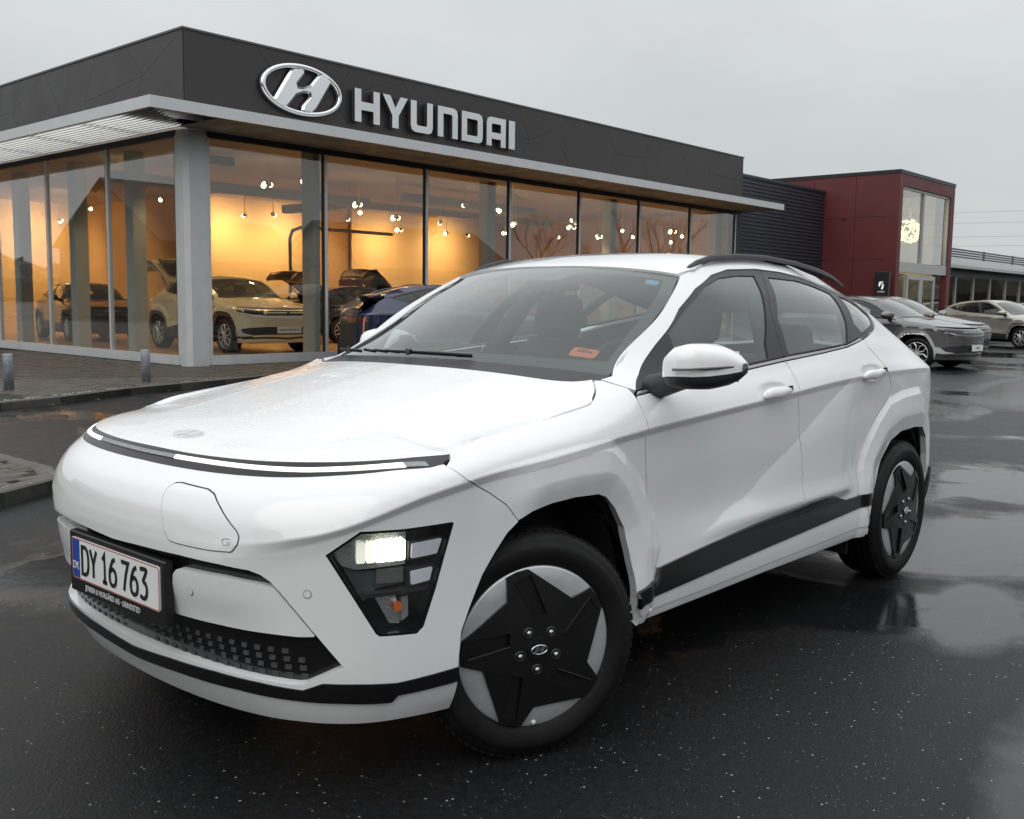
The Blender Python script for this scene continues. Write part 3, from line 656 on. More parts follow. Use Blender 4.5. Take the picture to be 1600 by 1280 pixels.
panel('rear_bumper_corner', [(4.16+.0,.44),(4.17,.50),(4.40,.50),(5.02,.48),(5.02,.25),(4.70,.25),(4.20,.27)] if False else [(sx(-3.062),.44),(sx(-3.075),.49),(sx(-3.2),.50),(5.02,.48),(5.02,.25),(sx(-3.07),.27)], PLAST, car, body, h=.02, off=.012, skirt=.03)
panel('tail_lamp', rnd([(4.80,.86),(4.86,.90),(5.25,.90),(5.25,.80),(4.82,.80)], .01), mat('red_lamp', (.25, .01, .012), rough=.15, coat=1), car, body, h=.02, off=.006, skirt=.02)
# --- side cladding and sill
CT = [(2.027,.443),(2.345,.467),(2.689,.486),(3.011,.500),(3.130,.511),(3.242,.513),(3.336,.503),(3.485,.467),(3.60,.466),(3.724,.468)]
CB = [(1.986,.350),(2.347,.364),(2.788,.380),(3.319,.397),(3.724,.411)]
cut = 3.046
ctop1 = [p for p in CT if p[0] < cut]+[(cut, .502)]; cbot1 = [p for p in CB if p[0] < cut]+[(cut, .388)]
panel('front_door_cladding', ctop1+cbot1[::-1], GLOSSK, car, body, h=.02, off=.010, skirt=.015, inset=.001)
panel('rear_door_cladding', [(cut, .502)]+[p for p in CT if p[0] > cut]+[p for p in CB if p[0] > cut][::-1]+[(cut, .388)], GLOSSK, car, body, h=.016, off=.010, skirt=.015, inset=.001)
panel('front_sill_cladding', [(1.888,.392),(1.984,.412),(1.984,.352),(1.888,.340)], GLOSSK, car, body, h=.02, off=.012, skirt=.015)
SL = [(1.905,.345)]+CB[0:1]+CB[1:]+[(3.735,.411)]
SM = [(1.915,.309),(2.362,.3065),(2.806,.311),(3.342,.313),(3.735,.315)]
SB = [(1.93,.276),(2.353,.274),(2.828,.274),(3.72,.262)]
panel('door_lower_edge', SL+SM[::-1], WHITE, car, body, h=.02, off=.005, skirt=.02)
panel('sill', SM+SB[::-1], WHITE, car, body, h=.02, off=.0, skirt=.05, inset=.0015)
# --- greenhouse
DLT = [(1.990,1.023),(2.078,1.067),(2.226,1.169),(2.414,1.286),(2.574,1.360),(2.752,1.417),(2.912,1.444),(3.153,1.454),(3.376,1.447),(3.55,1.43),(3.70,1.405),(3.86,1.372),(4.02,1.334),(4.14,1.303),(4.262,1.272)]
DLB = [(4.20,1.25),(4.05,1.215),(3.90,1.185),(3.721,1.166),(3.543,1.137),(3.30,1.121),(2.997,1.104),(2.954,1.100),(2.706,1.082),(2.3,1.050),(1.99,1.023)]
FG = [(2.289,1.199),(2.456,1.286),(2.659,1.373),(2.803,1.407),(2.959,1.421),(3.091,1.423),(2.875,1.157),(2.857,1.100),(2.708,1.089),(2.390,1.062),(2.250,1.052)]
RG = [(3.208,1.420),(3.464,1.413),(3.62,1.392),(3.745,1.362),(3.705,1.30),(3.655,1.225),(3.575,1.146),(3.30,1.128),(3.022,1.111),(3.041,1.249)]
QG = [(3.835,1.352),(3.95,1.325),(4.08,1.296),(4.205,1.262),(4.05,1.228),(3.78,1.188),(3.74,1.225)]
BS = [(3.206,1.4535),(3.10,1.37),(3.017,1.288),(2.985,1.20),(2.978,1.103)]
fr_ = [p for p in DLT if p[0] < 3.2]+BS+[p for p in DLB if p[0] < 2.96]
rr_ = BS[::-1]+[p for p in DLT if p[0] > 3.21]+[p for p in DLB if p[0] > 2.99]
wf = panel('front_window_frame', fr_, SATINK, car, body, h=.018, off=-.006, holes=[np.array(FG)], skirt=.012, inset=.001)
wr = panel('rear_window_frame', rr_, SATINK, car, body, h=.018, off=-.006, holes=[np.array(RG), np.array(QG)], skirt=.012, inset=.001)
for nm, G_ in (('front_door_glass', FG), ('rear_door_glass', RG), ('quarter_glass', QG)):
    panel(nm, inset_poly(np.array(G_), -.004), CARGL, car, body, h=.03, off=-.012, skirt=0)
BT = [(1.992,1.023),(2.3,1.050),(2.706,1.082),(2.954,1.100),(2.997,1.104),(3.30,1.121),(3.543,1.137),(3.721,1.166)]
panel('belt_trim', BL[:-1]+[(3.721,1.152)]+BT[::-1], SATCHR, car, body, h=.02, off=-.001, skirt=.01, inset=.0022)
SE = [(1.905,1.062),(1.968,1.069),(2.10,1.15),(2.26,1.243),(2.42,1.335),(2.561,1.412)]
def railz(x): return np.interp(-x, [1.08, 1.16, 1.20, 1.26, 1.37, 1.6, 1.83, 2.12, 2.37, 2.57, 2.72, 2.9], [1.405, 1.421, 1.434, 1.455, 1.479, 1.494, 1.497, 1.484, 1.458, 1.428, 1.385, 1.318])
UP = [(sx(x), float(railz(x))) for x in np.arange(-1.2, -2.86, -.1)]
RS = [(1.900,1.060)]+SE[1:]+UP+[(4.36,1.30),(4.375,1.27),(4.30,1.268)]+DLT[::-1]+[(1.967,1.032)]
panel('roof_side_panel', RS, WHITE, car, body, h=.02, inset=.0015, skirt=.03)
re = [(float(body((a, b))[0][0]), float(body((a, b))[0][1])+.012) for a, b in UP]
rp = [tuple(p) for p in np.array([(-1.045, 0), (-1.055, .25), (-1.075, .42), (-1.10, .575)])]+re+[(-2.93, .50), (-2.95, .25), (-2.95, 0)]
rp = rp+[(a, -b) for a, b in rp[::-1][1:-1]]
panel('roof', rp, WHITE, car, roof, h=.03, skirt=.03, mirror=None)
# tail spoiler and rear window
mb = MB(); 
ww = [(-2.93,.52,1.315),(-2.95,.25,1.333),(-2.95,0,1.338)]
V = []
for (x, y, z) in ww+[(a, -b, c_) for a, b, c_ in ww[::-1][1:]]:
    V += [(x, y, z-.002), (x-.16, y*.98, z-.028), (x-.16, y*.98, z-.05), (x, y, z-.06)]
F = [(4*i+k, 4*i+(k+1) % 4, 4*i+4+(k+1) % 4, 4*i+4+k) for i in range(4) for k in range(4)]+[(0, 3, 2, 1), (16, 17, 18, 19)]
mb.add([Vector(v) for v in V], F); mb.build('tail_spoiler', WHITE, car)
def rearwin(uv, off=0.0):
    uv = np.atleast_2d(uv); u, v = uv[:, 0], uv[:, 1]
    return np.stack([-3.36+.36*v-.05*u*u+.0-off, (.66-.16*v)*u*-1, 1.07+.22*v], 1)
panel('rear_window', [(-.93,.05),(.93,.05),(.9,.95),(-.9,.95)], CARGL, car, rearwin, h=.1, skirt=0, mirror=None)
# windscreen with printed border
BORD = [(-.985,.012),(.985,.012),(.985,.988),(-.985,.988)]
HOLE = rnd([(-.925,.115),(-.6,.10),(0,.085),(.6,.10),(.925,.115),(.905,.93),(.6,.935),(.30,.935),(.22,.80),(-.22,.80),(-.30,.935),(-.6,.935),(-.905,.93)], .03)
panel('windscreen_border', BORD, SATINK, car, screen, h=.04, holes=[HOLE], off=-.006, skirt=0, mirror=None)
panel('windscreen', BORD, SCRGL, car, screen, h=.05, off=-.002, skirt=0, mirror=None)
cowl = MB()
for (a, b) in ((-.43, .0),):
    n = 20; V = []
    for i in range(n+1):
        y = -.72+1.44*i/n; xb = np.interp(abs(y), [0, .25, .45, .6, .715], [-.30, -.305, -.318, -.345, -.41])
        zb = hood((xb, y))[0, 2]-.012
        q = screen((y/.722*.99, .03), -.004)[0]
        V += [(xb+.02, y, zb-.03), (xb-.012, y, zb-.006), tuple(q), (q[0], y, q[2]-.05)]
    F = [(4*i+k, 4*i+k+1, 4*i+5+k, 4*i+4+k) for i in range(n) for k in range(3)]
    cowl.add([Vector(v) for v in V], F, True)
cowl.build('cowl_panel', PLAST, car)
def wiper(u0, v0, u1, v1, pivot):
    mb = MB(); L_ = [screen((u0+(u1-u0)*t, v0+(v1-v0)*t), .018)[0] for t in np.linspace(0, 1, 9)]
    mb.tube(L_, [.0045]*9, 6)
    for k in range(8):
        a, b = Vector(L_[k]), Vector(L_[k+1]); mb.box((0, -.003, -.010), ((b-a).length, .003, 0), frame(a, b-a, (.5, 0, .86)))
    mid = Vector(L_[4])+Vector((.004, 0, .007)); pv = Vector(screen(pivot, .02)[0])
    mb.tube([pv, pv+Vector((.004, 0, .02)), (pv+mid)/2+Vector((0, 0, .004)), mid], [.010, .009, .006, .005], 8)
    mb.build('wiper', PLAST, car)
wiper(.22, .034, -.66, .030, (-.22, .005)); wiper(-.70, .030, -.985, .045, (-.80, .005))
# roof rails
for sg in (1, -1):
    mb = MB(); pts = [(1.155,1.424,.572),(1.20,1.452,.566),(1.259,1.474,.562),(1.368,1.499,.558),(1.591,1.514,.553),(1.834,1.517,.548),(2.12,1.503,.545),(2.367,1.478,.543),(2.50,1.455,.541),(2.58,1.434,.540),(2.67,1.402,.539)]
    V = []
    for i, (x, z, y) in enumerate(pts):
        w = .014*(.55 if i in (0, len(pts)-1) else 1); hgt = .030*(.3 if i in (0, len(pts)-1) else 1)+ (0 if 1 < i < 9 else 0)
        zb = railz(-x)+.001
        V += [(-x, sg*(y+w), zb-.004), (-x, sg*(y+w*.85), z-.006), (-x, sg*(y+w*.4), z), (-x, sg*(y-w*.4), z), (-x, sg*(y-w*.85), z-.006), (-x, sg*(y-w), zb-.004)]
    F = [(6*i+k, 6*i+k+1, 6*i+7+k, 6*i+6+k) if sg > 0 else (6*i+6+k, 6*i+7+k, 6*i+k+1, 6*i+k) for i in range(len(pts)-1) for k in range(5)]
    mb.add([Vector(v) for v in V], F, True); mb.build('roof_rail', PLAST, car)
# --- number plate in its holder
PX, PZ = .847, .537
pm = frame((PX, 0, PZ), (0, 1, 0), (1, 0, 0))
BLACKT = mat('black_print', (.012, .012, .012), rough=.5); WPL = mat('plate_white', (.78, .79, .78), rough=.4, var=.02); REDE = mat('plate_red_edge', (.42, .03, .03), rough=.45); BLU = mat('plate_blue', (.015, .07, .32), rough=.4)
mb = MB(); mb.box((-.275, -.105, -.030), (.275, .078, -.004), pm, bev=.004); hold = mb.build('plate_holder', mat('holder_black', (.008, .008, .009), rough=.45, var=.1), car)
mb = MB(); mb.prism(rnd([(-.253,-.061),(.253,-.061),(.253,.061),(-.253,.061)], .01), -.004, 0, pm); pl = mb.build('number_plate', WPL, car); pl['label'] = 'white number plate with red edge and blue band'
mb = MB(); n_ = rnd([(-.252,-.060),(.252,-.060),(.252,.060),(-.252,.060)], .01); i_ = inset_poly(n_, .0028)
V = [pm @ Vector((*p, .0006)) for p in n_]+[pm @ Vector((*p, .0006)) for p in i_]; k = len(n_)
mb.add(V, [(i, (i+1) % k, k+(i+1) % k, k+i) for i in range(k)]); mb.build('red_edge', REDE, pl)
mb = MB(); mb.prism([(-.247,-.0565),(-.203,-.0565),(-.203,.0565),(-.247,.0565)], .0002, .0008, pm); mb.build('blue_band', BLU, pl)
def put_text(s, size, x, y, m, parent, M, nm='lettering', ext=.0006, sx_=1, off=.0012, align='CENTER', bold=0):
    me = text_mesh(s, size, ext, sx_, align=align)
    if bold:
        bm = bmesh.new(); bm.from_mesh(me); bm.verts.ensure_lookup_table(); bm.normal_update(); 
        for v in bm.verts: v.co += Vector((v.normal.x, v.normal.y, 0))*bold
        bm.to_mesh(me); bm.free()
    o = link(nm, me, parent, m); o.matrix_world = M @ Matrix.Translation((x, y, off)); return o
put_text('DK', .032, -.225, -.022, WPL, pl, pm, sx_=.9)
# plate characters drawn as condensed strokes
def stroke_text(mb, s, x, y, hgt, w, gap, th, M, d0, d1):
    G = {'D': [[(0,0),(0,1),(.55,1),(.85,.9),(1,.68),(1,.32),(.85,.1),(.55,0),(0,0)]], 'Y': [[(0,1),(.5,.48),(1,1)], [(.5,.48),(.5,0)]],
         '1': [[(.12,.80),(.55,1),(.55,0)], [(.15,0),(.95,0)]], '6': [[(.86,.97),(.5,.88),(.16,.6),(.02,.3),(.14,.07),(.5,0),(.86,.08),(1,.3),(.86,.52),(.5,.60),(.16,.5)]],
         '7': [[(0,1),(1,1),(.62,.55),(.34,0)]], '3': [[(.06,1),(.94,1),(.5,.60),(.82,.53),(1,.32),(.86,.08),(.5,0),(.04,.06)]]}
    for ch in s:
        if ch == ' ': x += w*.52; continue
        for L in G[ch]:
            P = [(x+a*w*(1 if ch != '1' else .8), y+b*hgt) for a, b in L]
            if ch in 'D63': P = [tuple(q) for q in smooth_line(P, .006)] if ch != 'D' else P
            n = len(P); Lf, Rt = [], []
            closed = P[0] == P[-1]
            for i in range(n):
                a = Vector(P[max(i-1, 0)] if not (closed and i == 0) else P[-2]); b = Vector(P[min(i+1, n-1)] if not (closed and i == n-1) else P[1]); p = Vector(P[i])
                d1_ = (p-a).normalized() if (p-a).length > 1e-9 else (b-p).normalized(); d2_ = (b-p).normalized() if (b-p).length > 1e-9 else d1_
                t = (d1_+d2_); t = t.normalized() if t.length > 1e-6 else d1_; nn = Vector((-t.y, t.x)); c_ = max(.45, nn.dot(Vector((-d1_.y, d1_.x))))
                Lf.append(p+nn*th/2/c_); Rt.append(p-nn*th/2/c_)
            V = [M @ Vector((q.x, q.y, e_)) for q in Lf+Rt for e_ in (d0, d1)]
            F = []
            for i in range(n-1):
                l0, l1, r0, r1 = 2*i, 2*i+2, 2*n+2*i, 2*n+2*i+2
                F += [(l0+1, r0+1, r1+1, l1+1), (l0, l1, r1, r0), (l0, l0+1, l1+1, l1), (r0, r1, r1+1, r0+1)]
            mb.add(V, F)
        x += (w if ch != '1' else w*.85)+gap
mb = MB(); stroke_text(mb, 'DY 16 763', -.186, -.040, .080, .038, .0125, .0115, pm, .0004, .0016); mb.build('plate_lettering', BLACKT, pl)
put_text('JENSEN & NORGÅRD A/S · GRINDSTED', .0225, -.02, -.083, mat('dealer_print', (.72, .72, .72), rough=.5), hold, pm, sx_=.82, off=-.0036, ext=.0004, bold=.0004)
# --- headlights
for sg in (1, -1):
    S_ = np.array([1, sg, 1])
    fb = body if sg > 0 else (lambda q, off=0.: body(q, off)*np.array([1, -1, 1]))
    def pan(nm, poly, m, off, par, h=.02, skirt=.01, holes=()):
        P = np.asarray(poly, float)
        if sg > 0: return panel(nm, P, m, par, body, h=h, off=off, skirt=skirt, mirror=None, holes=holes)
        o = panel(nm, P, m, par, body, h=h, off=off, skirt=skirt, holes=holes); k_ = [c for c in par.children if c.type == 'MESH' and c.name.startswith(nm)]; bpy.data.objects.remove(k_[-2] if k_[-1] is o or True else o); return k_[-1]
    hs = pan('headlight', HLP, GLOSSK, -.055, car, skirt=0)
    lit = sg > 0
    pan('lamp_rim', HLP, GLOSSK, -.002, hs, holes=[inset_poly(dens(HLP, .02), .007)], skirt=.05)
    # projector block
    REFL = mat('lamp_reflector', (.82, .84, .82), rough=.16, metal=.9, bump=.12, bscale=120)
    LEDM = mat('headlight_led', (1, 1, .92), rough=.4, emit=(1.0, 1.0, .84), es=3.0); LEDD = mat('headlight_led_soft', (.9, .9, .8), rough=.3, emit=(1, 1, .84), es=.55)
    pan('reflector_bowl', [(.768,.676),(.80,.700),(.86,.722),(.985,.718),(.985,.632),(.835,.628),(.795,.640)], REFL, -.034, hs, skirt=.02)
    pan('lamp_bezel', [(.785,.655),(.830,.622),(.985,.618),(.985,.580),(.900,.572),(.862,.540),(.845,.56)], mat('smoky_lamp_bezel', (.16, .17, .175), rough=.25, metal=.7, var=.2, vscale=30), -.046, hs, skirt=.0)
    for i in range(5):
        s0 = .838+.029*i; m_ = LEDM if i in (2, 3, 4) else LEDD
        pan('led_lens', rnd([(s0,.646),(s0+.025,.6465),(s0+.025,.699),(s0,.697)], .004), m_, -.022, hs, skirt=.02)
    pan('reflector_bowl', [(.90,.585),(.985,.583),(.985,.624),(.90,.624)], REFL, -.040, hs, skirt=.02)
    DRL = mat('white_running_light', (.72, .73, .78), rough=.25, coat=1, emit=(.8, .82, .9), es=.12)
    for q in ([(.996,.686),(1.088,.690),(1.074,.652),(.996,.648)], [(.996,.613),(1.062,.617),(1.053,.583),(.998,.578)]):
        pan('running_light_frame', inset_poly(np.array(q), -.006), SATINK, -.024, hs, skirt=.03); pan('running_light', rnd(q, .004), DRL, -.018, hs, skirt=.006)
    pan('lamp_divider', [(.86,.566),(1.05,.570),(1.048,.560),(.868,.556)], SATINK, -.018, hs, skirt=.04)
    pan('turn_reflector', [(.896,.552),(.960,.551),(.985,.50),(.975,.472),(.944,.476)], REFL, -.045, hs, skirt=.01)
    pan('turn_bulb', rnd([(.952,.535),(.975,.535),(.975,.510),(.952,.510)], .008), mat('orange_bulb', (.75, .16, .03), rough=.25, coat=1), -.028, hs, skirt=.02)
    pan('turn_bulb_holder', [(.975,.545),(.996,.545),(.998,.492),(.978,.480)], mat('grey_bulb_holder', (.42, .42, .43), rough=.35, metal=.5), -.035, hs, skirt=.02)
    pan('headlight_lens', inset_poly(dens(HLP, .02), .004), LENS, -.005, hs, skirt=0)
# --- wheels
def tyre_mesh():
    pr = [(.222,-.195),(.232,-.203),(.258,-.212),(.288,-.211),(.309,-.202),(.323,-.186),(.329,-.168)]
    for g0 in (-.150,-.112,-.076,-.040): pr += [(.331,g0),(.331,g0+.0005),(.323,g0+.001),(.323,g0+.008),(.331,g0+.0085)]
    pr += [(.3305,-.024),(.3275,-.012),(.320,.000),(.309,.0095),(.2995,.0125),(.2985,.0145),(.286,.0185),(.268,.0185),(.252,.0135),(.240,.008),(.236,.004),(.230,-.004),(.222,-.02)]
    mb = MB(); mb.lathe(pr, 72)
    # shoulder blocks: small notches read as raised lugs
    for k in range(72):
        t = 2*math.pi*(k+.5)/72; M = Matrix.Rotation(-t, 4, 'Y')
        mb.box((.3215, -.026, -.0095), (.3322, -.0085, .0095), M)
    return mb
_tm = tyre_mesh(); TYRE = mesh('tyre', _tm.V, _tm.F)
for p, f in zip(TYRE.polygons, _tm.sm): p.use_smooth = f
TYRE.materials.append(RUBBER)
mb = MB(); mb.lathe([(.228,-.03),(.2345,-.004),(.2352,.002),(.233,.005),(.228,.006),(.215,.010),(.19,.012),(.14,.012),(.0,.010)], 72); DISC = mesh('wheel_rim', mb.V, mb.F)
for p in DISC.polygons: p.use_smooth = True
DISC.materials.append(SILVER)
va = [56.5, 128.3, 201, 274, 346.2]; star = []
for i in range(5):
    a0_ = 57+72*i; star.append((.172, a0_)); star.append((.2305, a0_+8.8)); star.append((.2315, a0_+17.5)); star.append((.2305, a0_+26.2))
star = [(r*math.cos(R(a)), r*math.sin(R(a))) for r, a in star]
MY = Matrix(((1, 0, 0, 0), (0, 0, -1, 0), (0, 1, 0, 0), (0, 0, 0, 1)))  # local xy -> xz, local z -> -y
def wheel_cover(flip):
    mb = MB(); Mx = Matrix(((1, 0, 0, 0), (0, 0, 1, 0), (0, 1, 0, 0), (0, 0, 0, 1)))
    holes = []
    for i in range(5):
        # each arm carries a recessed channel that leans to one side like a pinwheel
        b = R(57+72*i+17.5); d = np.array([math.cos(b), math.sin(b)]); q = np.array([-d[1], d[0]])
        holes.append(np.array([d*.090+q*.013, d*.210-q*.016, d*.2125+q*.036, d*.090+q*.052]))
    P = np.array(star); 
    if flip: P = P*np.array([-1, 1]); holes = [h*np.array([-1, 1]) for h in holes]
    a2 = lambda Q: 1 if (Q[:, 0]*np.roll(Q[:, 1], -1)-np.roll(Q[:, 0], -1)*Q[:, 1]).sum() > 0 else -1
    if a2(P) < 0: P = P[::-1]
    uv, F = cdt_tris(P, holes, np.array([[0., 0.]]))
    dome = lambda x, y: .030-.014*(math.hypot(x, y)/.23)**2
    V = [Mx @ Vector((x, y, dome(x, y))) for x, y in uv]; F2 = [f if True else f for f in F]
    mb.add(V, [tuple(f[::-1]) for f in F2])
    def wall(L, outw, d):
        n = len(L); V = [Mx @ Vector((x, y, dome(x, y))) for x, y in L]+[Mx @ Vector((x, y, d)) for x, y in L]
        mb.add(V, [(i, (i+1) % n, n+(i+1) % n, n+i) for i in range(n)])
    wall(P, 1, .006)
    for h_ in holes:
        wall(h_, 0, .0135); c_ = h_.mean(0)
        V = [Mx @ Vector((x, y, .0135)) for x, y in h_]; mb.add(V, [tuple(range(4))])
        # bright ridge along one long side of the channel
        a, b = h_[0], h_[1]; mb.tube([Mx @ Vector((*a, dome(*a)+.001)), Mx @ Vector((*b, dome(*b)+.001))], .0022, 6)
    mb.lathe([(.036,.028),(.034,.033),(.0,.034)], 32, Matrix.Identity(4))
    me = mesh('wheel_cover', mb.V, mb.F); me.materials.append(mat('star_cover_black', (.007, .007, .0075), rough=.34, coat=.1, spec=.35, var=.1, vscale=50)); 
    bm = bmesh.new(); bm.from_mesh(me); bmesh.ops.recalc_face_normals(bm, faces=bm.faces); bm.to_mesh(me); bm.free(); return me
COVER, COVERF = wheel_cover(False), wheel_cover(True)
mb = MB(); mb.lathe([(.0175,.022),(.0155,.031),(.0115,.031),(.0105,.027)], 20); NUTC = mesh('nut_cup', mb.V, mb.F, True); NUTC.materials.append(SATINK)
mb = MB(); mb.lathe([(.0088,.020),(.0088,.030),(.007,.0345),(.0,.0362)], 12); NUT = mesh('wheel_nut', mb.V, mb.F, True); NUT.materials.append(mat('nut_metal', (.42, .43, .44), rough=.28, metal=1))
def make_wheel(x, y, z, rz, sg, badge=True):
    w = link('wheel', DISC, car); w.location = (x, y, z); w.rotation_euler = (0, R(8 if not badge else 0), rz)
    link('tyre', TYRE, w); link('wheel_cover', COVER if sg > 0 else COVERF, w)
    for k in range(5):
        a = R(58+72*k)
        for me_ in (NUTC, NUT): o = link(me_.name, me_, w); o.location = (.059*math.cos(a), 0, .059*math.sin(a))
    Mb = Matrix(((-1, 0, 0, 0), (0, 0, 1, .0345), (0, 1, 0, 0), (0, 0, 0, 1)))
    emblem(w, Mb, .026, .0145, CHROME, CHROME, d=.0018, tube=.13, nm='hub_emblem')
    if badge:
        mb = MB(); mb.lathe([(.0068,.005),(.0068,.0125),(.0,.0125)], 14); o = mb.build('paint_mark', mat('white_dot', (.7, .7, .7), rough=.5), w); o.location = (.003, 0, -.222)
    return w
ST = R(23.88)
make_wheel(.0405, .866, .331, -ST, 1); make_wheel(.0405, -.866, .331, math.pi-ST, -1)
make_wheel(-2.66, .879, .331, 0, 1, False); make_wheel(-2.66, -.879, .331, math.pi, -1, False)
# --- wheel wells, underbody, inner shell
def well(cx, a0, a1, top, wy0=.20, wy1=.80, zb=.30):
    mb = MB(); n = 18; pts = []
    for i in range(n+1):
        t = math.pi*i/n; pts.append((cx+(a0 if t < math.pi/2 else a1)*abs(math.cos(t))*(1 if t < math.pi/2 else -1), zb+(top-zb)*math.sin(t)**.75))
    for sg in (1, -1):
        V = [Vector((x, sg*wy0, z)) for x, z in pts]+[Vector((x, sg*wy1, z)) for x, z in pts]; k = n+1
        mb.add(V, [(i, i+1, k+i+1, k+i) for i in range(n)], True); mb.add(V[:k], [tuple(range(k))])
    mb.build('wheel_arch_liner', VOIDK, car)
well(-.055, .40, .40, .75); well(-2.67, .41, .41, .74)
mb = MB()
mb.box((.50, -.60, .20), (-.50, .60, .50)); mb.box((-.47, -.70, .19), (-2.24, .70, .40)); mb.box((-3.10, -.70, .24), (-3.40, .70, .55)); mb.box((-2.24, -.55, .20), (-3.10, .55, .45)); mb.box((.45, -.62, .45), (-.46, .62, .86))
mb.build('underbody', VOIDK, car)
mb = MB(); mb.box((-2.245, .68, .17), (-2.26, .80, .30)); mb.build('mud_flap', VOIDK, car); mb = MB(); mb.box((-2.245, -.68, .17), (-2.26, -.80, .30)); mb.build('mud_flap', VOIDK, car)
mb = MB(); mb.tube([(.13,-.70,.335),(.0,0,.30),(.13,.70,.335)], .03); mb.tube([(-2.66,-.8,.335),(-2.66,.8,.335)], .045, 10); mb.build('axle', VOIDK, car)
inner = [(sx(.45),.30),(sx(.45),.85),(1.45,.90),(1.9,.98),(2.1,1.0),(3.0,1.06),(3.7,1.10),(4.6,1.05),(4.95,.95),(4.95,.45),(sx(-3.1),.45)]+[(sx(-2.67+.44*math.cos(t)), .30+.455*math.sin(t)) for t in np.linspace(math.pi, 0, 9)]+[(sx(-.055+.44*math.cos(t)), .30+.47*math.sin(t)) for t in np.linspace(math.pi, 0, 9)]
panel('inner_shell', inner, VOIDK, car, body, h=.08, off=-.06, skirt=0)
panel('nose_inner_shell', [(0,.25),(0,.83),(.9,.83),(1.12,.80),(1.12,.30)], VOIDK, car, body, h=.08, off=-.075, skirt=0, mirror='merge', keep=half0)
# --- mirrors
def mirror(sg):
    # shell: sections across the width from the door outwards
    cx = -.60
    sec = [  # y, x front, x back, z low, z high
        (.915,-.52,-.62,1.052,1.105),(.935,-.475,-.645,1.046,1.150),(.965,-.458,-.66,1.042,1.172),(1.00,-.462,-.67,1.040,1.180),(1.04,-.485,-.675,1.041,1.178),(1.075,-.525,-.675,1.052,1.163),(1.102,-.580,-.672,1.068,1.146),(1.122,-.632,-.668,1.090,1.122)]
    n = 20
    def shell(f0, f1, m, nm, par, grow=0):
        mb = MB(); V = []
        for y, xf, xb, z0, z1 in sec:
            for k in range(n+1):
                t = f0+(f1-f0)*k/n; a = 2*math.pi*t
                cxx, czz = (xf+xb)/2, (z0+z1)/2; rx, rz = (xf-xb)/2+grow, (z1-z0)/2+grow
                c_, s_ = math.cos(a), math.sin(a); e = .60
                V.append(Vector((cxx+rx*math.copysign(abs(c_)**e, c_), sg*y, czz+rz*math.copysign(abs(s_)**e, s_))))
        k = n+1
        F = [(i*k+j, i*k+j+1, (i+1)*k+j+1, (i+1)*k+j) for i in range(len(sec)-1) for j in range(n)]
        mb.add(V, F, True); mb.add([V[j] for j in range(k)], [tuple(range(k))]); mb.add([V[(len(sec)-1)*k+j] for j in range(k)], [tuple(range(k))])
        me = mesh(nm, mb.V, mb.F, True); bm = bmesh.new(); bm.from_mesh(me); bmesh.ops.recalc_face_normals(bm, faces=bm.faces); bm.to_mesh(me); bm.free()
        return link(nm, me, par, m)
    base = shell(0, 1, PLAST, 'door_mirror', car)
    shell(-.028, .47, WHITE, 'mirror_cap', base, .004)
    mb = MB()
    P_ = [(-.625,.80,1.03),(-.60,.86,1.045),(-.585,.92,1.062),(-.58,.95,1.07)]
    mb.tube([(x, sg*y, z) for x, y, z in P_], [.045,.040,.036,.034], 10); mb.build('mirror_arm', PLAST, base)
    mb = MB(); mb.box((-.676, sg*.945, 1.062), (-.680, sg*1.085, 1.158)); mb.build('mirror_glass', mat('mirror_glass', (.8, .8, .8), rough=.02, metal=1), base)
    mb = MB(); mb.tube([(-.44-.012*0, sg*.99, 1.106), (-.462, sg*1.04, 1.108), (-.53, sg*1.085, 1.112), (-.60, sg*1.108, 1.114)], .0045, 6); mb.build('side_repeater', mat('smoked_repeater', (.09, .09, .095), rough=.2, coat=1), base)
mirror(1)
mirror(-1)
for o in [c for c in car.children if c.name.startswith('door_mirror')][-1:]:   # the far mirror is folded back
    o.matrix_world = Matrix.Translation((-.80, -.795, -.01)) @ Matrix.Rotation(R(-72), 4, 'Z') @ Matrix.Translation((.60, .88, 0))
def sail(sg):
    L = [(2.00,1.028),(2.10,1.085),(2.24,1.175),(2.30,1.205),(2.262,1.056),(2.2,1.045)]
for P_ in ([(1.995,1.024),(2.085,1.070),(2.226,1.166),(2.295,1.203),(2.262,1.052)],):
    panel('mirror_sail', P_, PLAST, car, body, h=.03, off=-.003, skirt=.01)
